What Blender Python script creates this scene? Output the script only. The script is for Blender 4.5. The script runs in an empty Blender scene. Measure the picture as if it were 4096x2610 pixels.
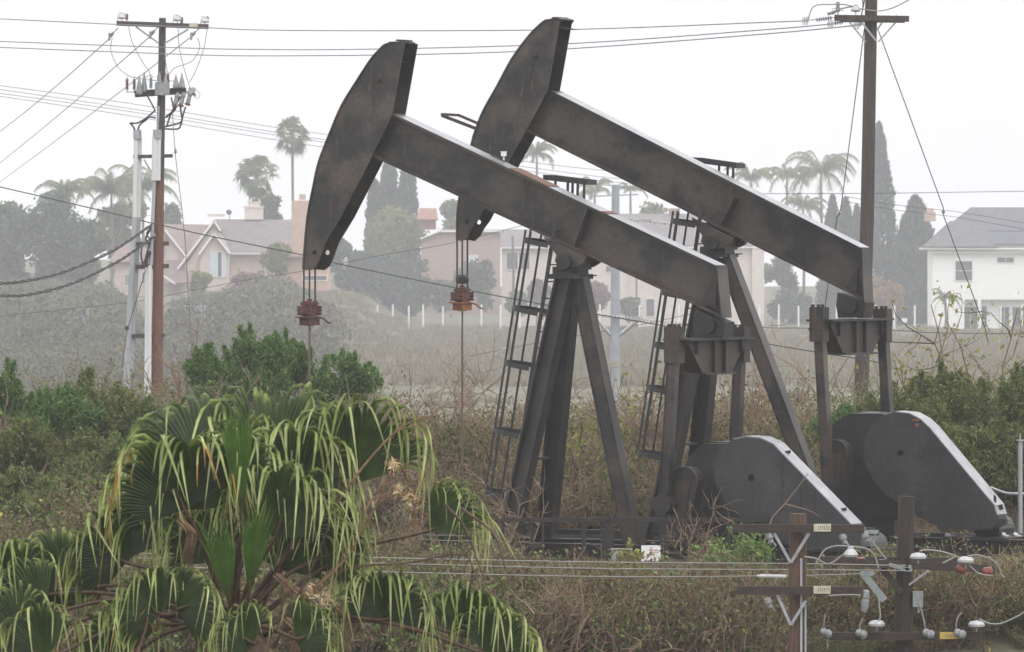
import bpy, math, random
import numpy as np
from mathutils import Vector, Matrix
from mathutils.geometry import tessellate_polygon

R = math.radians
C = bpy.context.scene.collection
rnd = random.Random(7)

# ------------------------------------------------------------------ camera frame
K = 7.5e-5                 # metres per photo unit per metre of distance
CU, VH, ZC = 1203.5, 620.0, 5.2
FU = 4096.0 / 2407.0       # full resolution pixels per unit


def P(u, v, Y):
    return np.array(((u - CU) * K * Y, Y, ZC + (VH - v) * K * Y))


def sx(u, Y):
    return (u - CU) * K * Y


def sz(v, Y):
    return ZC + (VH - v) * K * Y


# ------------------------------------------------------------------ mesh builder
class MB:
    def __init__(self):
        self.v, self.f, self.a, self.n = [], [], [], 0

    def raw(self, verts, faces, var=0.0):
        verts = np.asarray(verts, dtype=np.float64).reshape(-1, 3)
        self.v.append(verts)
        if isinstance(faces, np.ndarray):
            self.f.append(faces + self.n)
        else:
            for fc in faces:
                self.f.append(np.array([fc], dtype=np.int64) + self.n)
        a = np.full(len(verts), var) if np.isscalar(var) else np.asarray(var)
        self.a.append(a)
        self.n += len(verts)
        return self

    def box(self, c, size, rz=0.0, ax=None):
        """box centred at c; ax = optional 3x3 rows of axes"""
        s = np.array(size) / 2.0
        base = np.array([[-1, -1, -1], [1, -1, -1], [1, 1, -1], [-1, 1, -1], [-1, -1, 1], [1, -1, 1], [1, 1, 1], [-1, 1, 1]]) * s
        if ax is None:
            cs, sn = math.cos(rz), math.sin(rz)
            ax = np.array([[cs, sn, 0], [-sn, cs, 0], [0, 0, 1]])
        w = base @ np.asarray(ax) + np.asarray(c)
        self.raw(w, np.array([[0, 3, 2, 1], [4, 5, 6, 7], [0, 1, 5, 4], [1, 2, 6, 5], [2, 3, 7, 6], [3, 0, 4, 7]]))
        return self

    def bar(self, p0, p1, w, h, up=(0, 0, 1)):
        """rectangular bar from p0 to p1, w across, h along up"""
        p0, p1 = np.asarray(p0, float), np.asarray(p1, float)
        d = p1 - p0
        L = np.linalg.norm(d)
        d = d / L
        up = np.asarray(up, float)
        s = np.cross(up, d)
        if np.linalg.norm(s) < 1e-6:
            s = np.cross((1, 0, 0), d)
        s /= np.linalg.norm(s)
        u2 = np.cross(d, s)
        return self.box((p0 + p1) / 2, (L, w, h), ax=np.array([d, s, u2]))

    def tube(self, pts, r, n=6, var=0.0, cap=True):
        pts = np.asarray(pts, float)
        m = len(pts)
        rr = np.full(m, r) if np.isscalar(r) else np.asarray(r, float)
        t = np.gradient(pts, axis=0)
        t /= np.linalg.norm(t, axis=1)[:, None] + 1e-12
        ref = np.array((0, 0, 1.0)) if abs(t[0][2]) < .9 else np.array((1.0, 0, 0))
        s = np.cross(ref, t)
        bad = np.linalg.norm(s, axis=1) < 1e-3
        s[bad] = np.cross(np.array((0, 1.0, 0)), t[bad])
        s /= np.linalg.norm(s, axis=1)[:, None]
        b = np.cross(t, s)
        ang = np.arange(n) * 2 * math.pi / n
        ring = (np.cos(ang)[None, :, None] * s[:, None, :] + np.sin(ang)[None, :, None] * b[:, None, :]) * rr[:, None, None] + pts[:, None, :]
        i = np.arange(m - 1)[:, None] * n
        j = np.arange(n)[None, :]
        k = (j + 1) % n
        q = np.stack([i + j, i + k, i + n + k, i + n + j], -1).reshape(-1, 4)
        va = var if np.isscalar(var) else np.repeat(np.asarray(var), n)
        base = self.n
        self.raw(ring.reshape(-1, 3), q, va)
        if cap and n > 3:
            v0 = va if np.isscalar(va) else va[0]
            self.raw(ring[0], np.array([list(range(n))[::-1]]), v0)
            self.raw(ring[-1], np.array([list(range(n))]), v0)
        return self

    def cyl(self, p0, p1, r, r2=None, n=12):
        return self.tube([p0, p1], [r, r if r2 is None else r2], n)

    def lathe(self, base, axis, prof, n=10):
        """prof: list of (radius, height)"""
        axis = np.asarray(axis, float)
        axis = axis / np.linalg.norm(axis)
        base = np.asarray(base, float)
        ref = np.array((0, 0, 1.0)) if abs(axis[2]) < .9 else np.array((1.0, 0, 0))
        s = np.cross(ref, axis); s /= np.linalg.norm(s)
        b = np.cross(axis, s)
        ang = np.arange(n) * 2 * math.pi / n
        rings = [base + axis * h + r * (np.cos(ang)[:, None] * s + np.sin(ang)[:, None] * b) for r, h in prof]
        m = len(prof)
        i = np.arange(m - 1)[:, None] * n
        j = np.arange(n)[None, :]
        k = (j + 1) % n
        q = np.stack([i + j, i + k, i + n + k, i + n + j], -1).reshape(-1, 4)
        st = self.n
        self.raw(np.concatenate(rings), q)
        self.f.append(np.array([list(range(n))[::-1]]) + st)
        self.f.append(np.array([list(range(n))]) + st + (m - 1) * n)
        return self

    def prism(self, poly, e0, e1, holes=()):
        """poly: 3D points of a planar outline; extruded from +e0 to +e1 (vectors). holes: outlines in the same plane"""
        loops = [np.asarray(poly, float)] + [np.asarray(h, float) for h in holes]
        e0, e1 = np.asarray(e0, float), np.asarray(e1, float)
        allp = np.concatenate(loops)
        n = len(allp)
        base = self.n
        self.raw(np.concatenate([allp + e0, allp + e1]), [])
        tris = tessellate_polygon([[Vector(p) for p in l] for l in loops])
        T = np.array([list(t) for t in tris])
        self.f.append(T + base)
        self.f.append(T[:, ::-1] + n + base)
        o = 0
        for l in loops:
            m = len(l)
            j = np.arange(m); k = (j + 1) % m
            self.f.append(np.stack([o + j, o + k, n + o + k, n + o + j], -1) + base)
            o += m
        return self

    def quads(self, pos, ax1, ax2, var=0.0):
        """leaf cards given as arrays of centres and two half axes"""
        n = len(pos)
        v = np.stack([pos - ax1, pos + ax2 * .55 - ax1 * .1, pos + ax1, pos - ax2 * .55 - ax1 * .1], 1).reshape(-1, 3)
        q = np.arange(4 * n).reshape(-1, 4)
        va = var if np.isscalar(var) else np.repeat(var, 4)
        return self.raw(v, q, va)

    def arrays(self):
        return np.concatenate(self.v), [f for f in self.f], np.concatenate(self.a)

    def mesh(self, name, M=None, smooth=False):
        V, F, A = self.arrays()
        if M is not None:
            V = V @ np.array(M)[:3, :3].T + np.array(M)[:3, 3]
        me = bpy.data.meshes.new(name)
        me.vertices.add(len(V))
        me.vertices.foreach_set("co", V.astype(np.float32).ravel())
        tot = np.concatenate([np.full(len(f), f.shape[1], dtype=np.int32) for f in F])
        idx = np.concatenate([f.ravel() for f in F]).astype(np.int32)
        st = np.concatenate([[0], np.cumsum(tot)[:-1]]).astype(np.int32)
        me.loops.add(len(idx)); me.loops.foreach_set("vertex_index", idx)
        me.polygons.add(len(tot)); me.polygons.foreach_set("loop_start", st)
        me.polygons.foreach_set("loop_total", tot)
        if True:
            me.polygons.foreach_set("use_smooth", np.ones(len(tot), dtype=bool))
        at = me.attributes.new("var", 'FLOAT', 'POINT')
        at.data.foreach_set("value", A.astype(np.float32))
        me.update(calc_edges=True)
        me.validate()
        if smooth: me.shade_smooth()
        else: me.shade_flat()
        return me


ROOTM = {}


def root_inv(o):
    while o.parent is not None:
        o = o.parent
    return ROOTM.get(o.name, Matrix.Identity(4))


def tag(o, label=None, cat=None, group=None, kind=None):
    if label: o["label"] = label
    if cat: o["category"] = cat
    if group: o["group"] = group
    if kind: o["kind"] = kind
    return o


def thing(name, label, cat, loc=(0, 0, 0), rz=0.0, group=None):
    o = bpy.data.objects.new(name, None)
    o.empty_display_size = .2
    C.objects.link(o)
    o.location = [float(c) for c in loc]
    o.rotation_euler = (0, 0, rz)
    M = Matrix.Translation(Vector([float(c) for c in loc])) @ Matrix.Rotation(rz, 4, 'Z')
    ROOTM[o.name] = M.inverted()
    return tag(o, label, cat, group)


def add(name, mb, m, parent=None, local=False, smooth=False, label=None):
    """one mesh object; geometry given in world space unless local"""
    if parent is not None:
        me = mb.mesh(name, None if local else root_inv(parent), smooth)
        o = bpy.data.objects.new(name, me)
        C.objects.link(o)
        o.parent = parent
    else:
        V = np.concatenate(mb.v)
        c = np.array([(V[:, 0].min() + V[:, 0].max()) / 2, (V[:, 1].min() + V[:, 1].max()) / 2, V[:, 2].min()])
        T = Matrix.Translation(Vector(-c))
        me = mb.mesh(name, T, smooth)
        o = bpy.data.objects.new(name, me)
        C.objects.link(o)
        o.location = c
        ROOTM[o.name] = T
    me.materials.append(m)
    if label: o["label"] = label
    return o


def single(name, mb, m, label, cat, group=None, smooth=False):
    return tag(add(name, mb, m, None, smooth=smooth), label, cat, group)


def structure(name, mb, m, kind="structure", label=None, smooth=False):
    return tag(add(name, mb, m, None, smooth=smooth), label, None, None, kind)


# ------------------------------------------------------------------ materials
def nodes(name):
    m = bpy.data.materials.new(name)
    m.use_nodes = True
    nt = m.node_tree
    return m, nt, nt.nodes["Principled BSDF"]


def ramp(nt, stops):
    r = nt.nodes.new("ShaderNodeValToRGB")
    e = r.color_ramp.elements
    while len(e) < len(stops):
        e.new(0.5)
    for i, (p, c) in enumerate(stops):
        e[i].position = p
        e[i].color = (*c, 1)
    return r


def noise(nt, scale, detail=4, rough=.6, stretch=None, coord='Object'):
    tc = nt.nodes.new("ShaderNodeTexCoord")
    n = nt.nodes.new("ShaderNodeTexNoise")
    n.inputs["Scale"].default_value = scale
    n.inputs["Detail"].default_value = detail
    n.inputs["Roughness"].default_value = rough
    if stretch:
        mp = nt.nodes.new("ShaderNodeMapping")
        mp.inputs["Scale"].default_value = stretch
        nt.links.new(tc.outputs[coord], mp.inputs[0])
        nt.links.new(mp.outputs[0], n.inputs["Vector"])
    else:
        nt.links.new(tc.outputs[coord], n.inputs["Vector"])
    return n


def bump(nt, b, src, strength, dist=.02):
    bp = nt.nodes.new("ShaderNodeBump")
    bp.inputs["Strength"].default_value = strength
    bp.inputs["Distance"].default_value = dist
    nt.links.new(src, bp.inputs["Height"])
    nt.links.new(bp.outputs[0], b.inputs["Normal"])


def plain(name, c1, c2=None, scale=3.0, rough=.6, metal=0.0, stretch=None, bstr=.15, bdist=.01, spec=.5, lo=.35, hi=.65, coat=0.0):
    m, nt, b = nodes(name)
    if c2 is None:
        c2 = tuple(min(1, c * 1.25) for c in c1)
    n = noise(nt, scale, 6, .65, stretch)
    r = ramp(nt, [(lo, c1), (hi, c2)])
    nt.links.new(n.outputs["Fac"], r.inputs[0])
    nt.links.new(r.outputs[0], b.inputs["Base Color"])
    b.inputs["Roughness"].default_value = rough
    b.inputs["Metallic"].default_value = metal
    b.inputs["Specular IOR Level"].default_value = spec
    if coat:
        b.inputs["Coat Weight"].default_value = coat
        b.inputs["Coat Roughness"].default_value = .08
    if bstr:
        n2 = noise(nt, scale * 6, 4)
        bump(nt, b, n2.outputs["Fac"], bstr, bdist)
    return m


def steel(name, a, bcol, dark, rust, rough=.6, rustlo=.62):
    """weathered oilfield steel: two tones, dark oily patches, rust, vertical run marks"""
    m, nt, b = nodes(name)
    L = nt.links.new
    n1 = noise(nt, 1.1, 5, .6)
    r1 = ramp(nt, [(.38, a), (.62, bcol)])
    L(n1.outputs["Fac"], r1.inputs[0])
    n2 = noise(nt, .75, 4, .55, (1, 1, 1.3))
    r2 = ramp(nt, [(.49, (0, 0, 0)), (.58, (.9, .9, .9))])
    L(n2.outputs["Fac"], r2.inputs[0])
    mx = nt.nodes.new("ShaderNodeMixRGB"); mx.inputs["Color2"].default_value = (*dark, 1)
    L(r2.outputs[0], mx.inputs[0]); L(r1.outputs[0], mx.inputs[1])
    n3 = noise(nt, 3.0, 7, .7, (3, 3, .45))
    r3 = ramp(nt, [(rustlo, (0, 0, 0)), (rustlo + .12, (1, 1, 1))])
    L(n3.outputs["Fac"], r3.inputs[0])
    mx2 = nt.nodes.new("ShaderNodeMixRGB"); mx2.inputs["Color2"].default_value = (*rust, 1)
    L(r3.outputs[0], mx2.inputs[0]); L(mx.outputs[0], mx2.inputs[1])
    n4 = noise(nt, 14, 5, .8)
    r4 = ramp(nt, [(.32, (.62, .62, .63)), (.68, (1.3, 1.28, 1.26))])
    L(n4.outputs["Fac"], r4.inputs[0])
    mx3 = nt.nodes.new("ShaderNodeMixRGB"); mx3.blend_type = 'MULTIPLY'; mx3.inputs[0].default_value = 1
    L(mx2.outputs[0], mx3.inputs[1]); L(r4.outputs[0], mx3.inputs[2])
    L(mx3.outputs[0], b.inputs["Base Color"])
    b.inputs["Roughness"].default_value = rough
    b.inputs["Specular IOR Level"].default_value = .4
    bump(nt, b, n4.outputs["Fac"], .25, .01)
    return m


def plant(name, stops, rough=.6, trans=.25, spec=.3, nscale=0.0):
    """foliage: colour from the per-leaf attribute, some light through the leaf"""
    m, nt, b = nodes(name)
    L = nt.links.new
    at = nt.nodes.new("ShaderNodeAttribute"); at.attribute_name = "var"
    r = ramp(nt, stops)
    L(at.outputs["Fac"], r.inputs[0])
    col = r.outputs[0]
    if nscale:
        n = noise(nt, nscale, 3, .5)
        rr = ramp(nt, [(.3, (.6, .6, .6)), (.7, (1.3, 1.3, 1.3))])
        L(n.outputs["Fac"], rr.inputs[0])
        mx = nt.nodes.new("ShaderNodeMixRGB"); mx.blend_type = 'MULTIPLY'; mx.inputs[0].default_value = 1
        L(col, mx.inputs[1]); L(rr.outputs[0], mx.inputs[2])
        col = mx.outputs[0]
    L(col, b.inputs["Base Color"])
    b.inputs["Roughness"].default_value = rough
    b.inputs["Specular IOR Level"].default_value = spec
    if trans:
        tr = nt.nodes.new("ShaderNodeBsdfTranslucent")
        L(col, tr.inputs[0])
        ms = nt.nodes.new("ShaderNodeMixShader"); ms.inputs[0].default_value = trans
        L(b.outputs[0], ms.inputs[1]); L(tr.outputs[0], ms.inputs[2])
        L(ms.outputs[0], nt.nodes["Material Output"].inputs["Surface"])
    return m


def roof_mat(name, c1, c2, pitch=9.0):
    m, nt, b = nodes(name)
    L = nt.links.new
    tc = nt.nodes.new("ShaderNodeTexCoord")
    w = nt.nodes.new("ShaderNodeTexWave")
    w.wave_type = 'BANDS'; w.bands_direction = 'Z'; w.wave_profile = 'SAW'
    w.inputs["Scale"].default_value = pitch / 6.2832 * 1.0
    w.inputs["Distortion"].default_value = .35
    w.inputs["Detail Scale"].default_value = 1.5
    L(tc.outputs["Object"], w.inputs["Vector"])
    n = noise(nt, 1.2, 5, .7)
    r = ramp(nt, [(.35, c1), (.65, c2)])
    L(n.outputs["Fac"], r.inputs[0])
    r2 = ramp(nt, [(0, (.55, .55, .55)), (.25, (1.05, 1.05, 1.05)), (1, (1.1, 1.1, 1.1))])
    L(w.outputs["Fac"], r2.inputs[0])
    mx = nt.nodes.new("ShaderNodeMixRGB"); mx.blend_type = 'MULTIPLY'; mx.inputs[0].default_value = 1
    L(r.outputs[0], mx.inputs[1]); L(r2.outputs[0], mx.inputs[2])
    L(mx.outputs[0], b.inputs["Base Color"])
    b.inputs["Roughness"].default_value = .8
    bump(nt, b, w.outputs["Fac"], .5, .03)
    return m


MT = {}
MT['steel'] = steel("weathered_steel", (.040, .033, .028), (.070, .056, .047), (.012, .012, .013), (.095, .05, .030), .42, .57)
MT['steel_dark'] = steel("oily_steel", (0.018, 0.015, 0.014), (0.027, 0.022, 0.018), (0.010, 0.009, 0.010), (0.037, 0.021, 0.014), .5)
MT['steel_rust'] = steel("rusty_steel", (.034, .026, .022), (.058, .042, .034), (.020, .018, .017), (.085, .045, .028), .6, .55)
MT['guard'] = steel("painted_guard_plate", (.026, .027, .030), (.042, .042, .046), (.018, .018, .021), (.045, .036, .03), .42, .62)
MT['sky_sheen'] = plain("painted_sky_sheen", (.24, .24, .255), (.36, .36, .375), 3.5, .33, .5, (1, 1, 1), .08, .004)  # pale semi-metal colour painted in for sky reflecting off wet up-facing steel
MT['rust_plate'] = plain("rust_plate", (0.098, 0.045, 0.028), (0.140, 0.077, 0.056), 5, .8)
MT['rust_red'] = plain("red_rust_casting", (.045, .020, .014), (.12, .038, .022), 9, .6, bstr=.4)
MT['rust_orange'] = plain("orange_rust_casting", (.17, .055, .02), (.32, .11, .035), 9, .6, bstr=.4)
MT['rod'] = plain("polished_rod_brown", (.11, .075, .055), (.17, .12, .09), 4, .4, .3, (1, 1, .2))
MT['cable'] = plain("steel_cable", (0.036, 0.026, 0.022), (0.064, 0.044, 0.036), 20, .6)
MT['black'] = plain("black_rubber", (0.013, 0.013, 0.014), (0.021, 0.021, 0.022), 8, .55)
MT['pole'] = plain("weathered_pole_wood", (.042, .034, .031), (.088, .069, .060), 5, .85, 0, (6, 6, .35), .5, .02)
MT['pole_red'] = plain("reddish_pole_wood", (.095, .040, .026), (.17, .075, .045), 5, .8, 0, (6, 6, .3), .5, .02)
MT['pole_brown'] = plain("brown_pole_wood", (.05, .028, .019), (.13, .072, .046), 5, .85, 0, (6, 6, .3), .5, .02)
MT['pole_dark'] = plain("dark_pole_wood", (.016, .012, .010), (.045, .029, .022), 5, .85, 0, (6, 6, .3), .5, .02)
MT['arm_dark'] = plain("dark_crossarm_wood", (.022, .016, .013), (.05, .034, .027), 6, .85, 0, (1, 6, 6), .4, .02)
MT['galv'] = plain("galvanised_metal", (.30, .31, .33), (.42, .43, .45), 6, .45, .5)
MT['grey_pipe'] = plain("grey_conduit", (.30, .31, .33), (.38, .39, .41), 2, .5, 0, (3, 3, .4))
MT['white_pipe'] = plain("white_conduit", (0.561, 0.570, 0.578), (0.646, 0.654, 0.663), 2, .45, 0, (3, 3, .4))
MT['porcelain'] = plain("white_porcelain", (.34, .35, .36), (.50, .51, .51), 14, .3)
MT['grey_ins'] = plain("grey_insulator", (.18, .19, .20), (.30, .31, .32), 14, .4)
MT['brown_ins'] = plain("brown_glazed_insulator", (.13, .07, .05), (.2, .12, .09), 8, .3)
MT['red_ins'] = plain("red_brown_insulator", (.16, .03, .015), (.25, .06, .03), 8, .3)
MT['green_ins'] = plain("green_grey_polymer", (.16, .19, .185), (.25, .285, .28), 8, .4)
MT['wire'] = plain("aluminium_wire", (.16, .16, .165), (.22, .22, .225), 3, .5, bstr=0)
MT['wire_pale'] = plain("pale_jumper_wire", (.20, .195, .18), (.27, .26, .24), 3, .5, bstr=0)
MT['wire_dark'] = plain("dark_wire", (.03, .03, .032), (.05, .05, .052), 3, .6, bstr=0)
MT['tag_cream'] = plain("cream_tag", (.42, .40, .30), (.54, .51, .39), 9, .6)
MT['tag_yellow'] = plain("yellow_tag", (.42, .29, .06), (.52, .37, .09), 9, .6)
MT['tag_ink'] = plain("tag_ink", (.12, .11, .07), (.2, .18, .12), 6, .7)
MT['sign_white'] = plain("white_sign_board", (.72, .72, .71), (.82, .82, .81), 4, .5)
MT['sign_red'] = plain("red_sign_ink", (.45, .10, .07), (.55, .16, .12), 6, .6)
MT['concrete_pole'] = plain("grey_steel_pole", (.26, .28, .31), (.33, .35, .38), 2, .6)
MT['stucco_pink'] = plain("pink_stucco", (.56, .46, .39), (.64, .54, .47), 1.5, .9)
MT['stucco_cream'] = plain("cream_stucco", (.60, .53, .47), (.68, .61, .55), 1.5, .9)
MT['stucco_tan'] = plain("tan_stucco", (.46, .31, .23), (.54, .38, .29), 1.5, .9)
MT['stucco_brown'] = plain("brown_stucco", (.34, .245, .21), (.40, .30, .26), 1.5, .9)
MT['stucco_white'] = plain("white_stucco", (.86, .86, .84), (.92, .92, .90), 1.5, .9)
MT['trim'] = plain("white_trim", (.74, .73, .70), (.82, .81, .78), 3, .6)
MT['roof_grey'] = roof_mat("grey_tile_roof", (.15, .13, .135), (.23, .20, .20))
MT['roof_dark'] = roof_mat("dark_grey_tile_roof", (.10, .10, .105), (.16, .155, .16))
MT['roof_brown'] = roof_mat("brown_tile_roof", (.17, .12, .11), (.26, .19, .175))
MT['roof_terra'] = roof_mat("terracotta_roof", (.24, .12, .085), (.33, .18, .13))
MT['solar'] = plain("solar_panel", (.075, .08, .10), (.10, .105, .125), 1, .3)
MT['glass'] = plain("dark_window_glass", (.06, .065, .075), (.11, .115, .125), 1, .12)
MT['curtain'] = plain("pale_blue_shutter", (.50, .58, .62), (.60, .68, .72), 4, .7)
MT['shed'] = plain("pale_blue_panel", (.30, .33, .40), (.36, .39, .46), 1, .7)
MT['bark'] = plain("tree_bark", (.10, .075, .06), (.17, .13, .10), 3, .9, 0, (4, 4, .6), .5, .05)
MT['palm_bark'] = plain("fan_palm_trunk", (.10, .065, .045), (.20, .13, .09), 7, .9, 0, (1, 1, 3), .6, .04)
MT['petiole'] = plain("brown_petiole", (0.032, 0.015, 0.008), (0.091, 0.049, 0.021), 5, .5, 0, (2, 2, 2))
MT['dry_stalk'] = plain("dry_flower_stalk", (.10, .055, .03), (.22, .13, .07), 8, .8)
MT['fence_white'] = plain("white_fence_post", (.72, .72, .72), (.82, .82, .82), 2, .6)
MT['pipe_white'] = plain("white_irrigation_pipe", (.74, .74, .74), (.84, .84, .84), 2, .5)

MT['scrub'] = plant("dry_scrub", [(0, (.048, .035, .025)), (.15, (.30, .215, .145)), (.28, (.096, .060, .036)), (.45, (.185, .125, .063)), (.6, (.130, .122, .038)), (.78, (.082, .132, .030)), (.9, (.16, .24, .055)), (1.0, (.40, .32, .06))], .7, .2)
MT['coyote'] = plant("coyote_brush_leaf", [(0, (0.037, 0.066, 0.021)), (.4, (0.077, 0.144, 0.036)), (.75, (0.133, 0.236, 0.051)), (1, (0.201, 0.339, 0.075))], .6, .25)
MT['olive'] = plant("olive_green_leaf", [(0, (.045, .055, .018)), (.4, (.115, .14, .040)), (.75, (.19, .22, .065)), (1, (.27, .285, .10))], .6, .3)
MT['tree_dark'] = plant("dark_tree_leaf", [(0, (0.036, 0.054, 0.032)), (.6, (0.090, 0.126, 0.064)), (1, (0.154, 0.198, 0.090))], .7, .2)
MT['tree_yellow'] = plant("yellow_green_leaf", [(0, (0.084, 0.108, 0.024)), (.6, (0.204, 0.216, 0.048)), (1, (0.312, 0.300, 0.072))], .7, .3)
MT['tree_orange'] = plant("orange_leaf", [(0, (.20, .11, .03)), (.6, (.34, .21, .05)), (1, (.45, .30, .08))], .7, .3)
MT['tree_red'] = plant("red_brown_leaf", [(0, (.10, .05, .04)), (.6, (.19, .10, .08)), (1, (.26, .15, .12))], .7, .2)
MT['cypress'] = plant("cypress_leaf", [(0, (0.019, 0.035, 0.025)), (.6, (0.050, 0.077, 0.054)), (1, (0.092, 0.131, 0.084))], .8, .1)
MT['palm_far'] = plant("far_palm_leaf", [(0, (0.065, 0.089, 0.032)), (.6, (0.145, 0.186, 0.073)), (1, (0.276, 0.276, 0.130))], .6, .25)
MT['fan'] = plant("fan_palm_leaf", [(0, (.008, .020, .002)), (.3, (.036, .068, .008)), (.45, (.15, .195, .040)), (.75, (.33, .385, .125)), (.93, (.52, .55, .26)), (1, (.42, .25, .06))], .42, .25, .4, 6.0)
MT['fan_young'] = plant("young_fan_leaf", [(0, (.04, .10, .012)), (.6, (.09, .17, .025)), (1, (.22, .30, .08))], .42, .3, .5, 4.0)
# ------------------------------------------------------------------ pumpjacks
TH = R(27.0)
KF = K / FU
EX = np.array((math.cos(TH), -math.sin(TH), 0.0))     # along the beam, towards its tail
EY = np.array((math.sin(TH), math.cos(TH), 0.0))      # across the beam, away from the street


class Frame:
    def __init__(s, O):
        s.O = np.array(O, float)

    def T(s, uf, vf, c):
        """where the sight line through a photo pixel meets the vertical plane y = c of this machine -> local x, z"""
        d = np.array(((uf - 2048) * KF, 1.0, (VH * FU - vf) * KF))
        cam = np.array((0, 0, ZC))
        t = (c + (s.O - cam) @ EY) / (d @ EY)
        w = cam + t * d
        return (w - s.O) @ EX, w[2]

    def L(s, pts, c):
        return [np.array((x, 0.0, z)) for x, z in (s.T(u, v, c) for u, v in pts)]

    def A(s, u, v, c):
        x, z = s.T(u, v, c)
        return np.array((x, c, z))


def Y(v):
    return np.array((0.0, v, 0.0))


def pl(mb, poly, y0, y1, holes=()):
    return mb.prism(poly, Y(y0), Y(y1), holes)


def circ(c, r, n=18):
    return [np.array((c[0] + r * math.cos(2 * math.pi * i / n), 0, c[2] + r * math.sin(2 * math.pi * i / n))) for i in range(n)]


def ibeam(mb, p0, p1, w, h, side, tf=.03):
    """I section between two points; w = flange width along 'side', h = depth"""
    p0, p1 = np.asarray(p0, float), np.asarray(p1, float)
    d = (p1 - p0) / np.linalg.norm(p1 - p0)
    s = np.asarray(side, float); s = s - d * (s @ d); s /= np.linalg.norm(s)
    n = np.cross(d, s)
    L = np.linalg.norm(p1 - p0); m = (p0 + p1) / 2
    ax = np.array([d, s, n])
    mb.box(m + n * (h / 2 - tf / 2), (L, w, tf), ax=ax)
    mb.box(m - n * (h / 2 - tf / 2), (L, w, tf), ax=ax)
    mb.box(m, (L, tf, h - 2 * tf - .001), ax=ax)
    return mb


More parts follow.
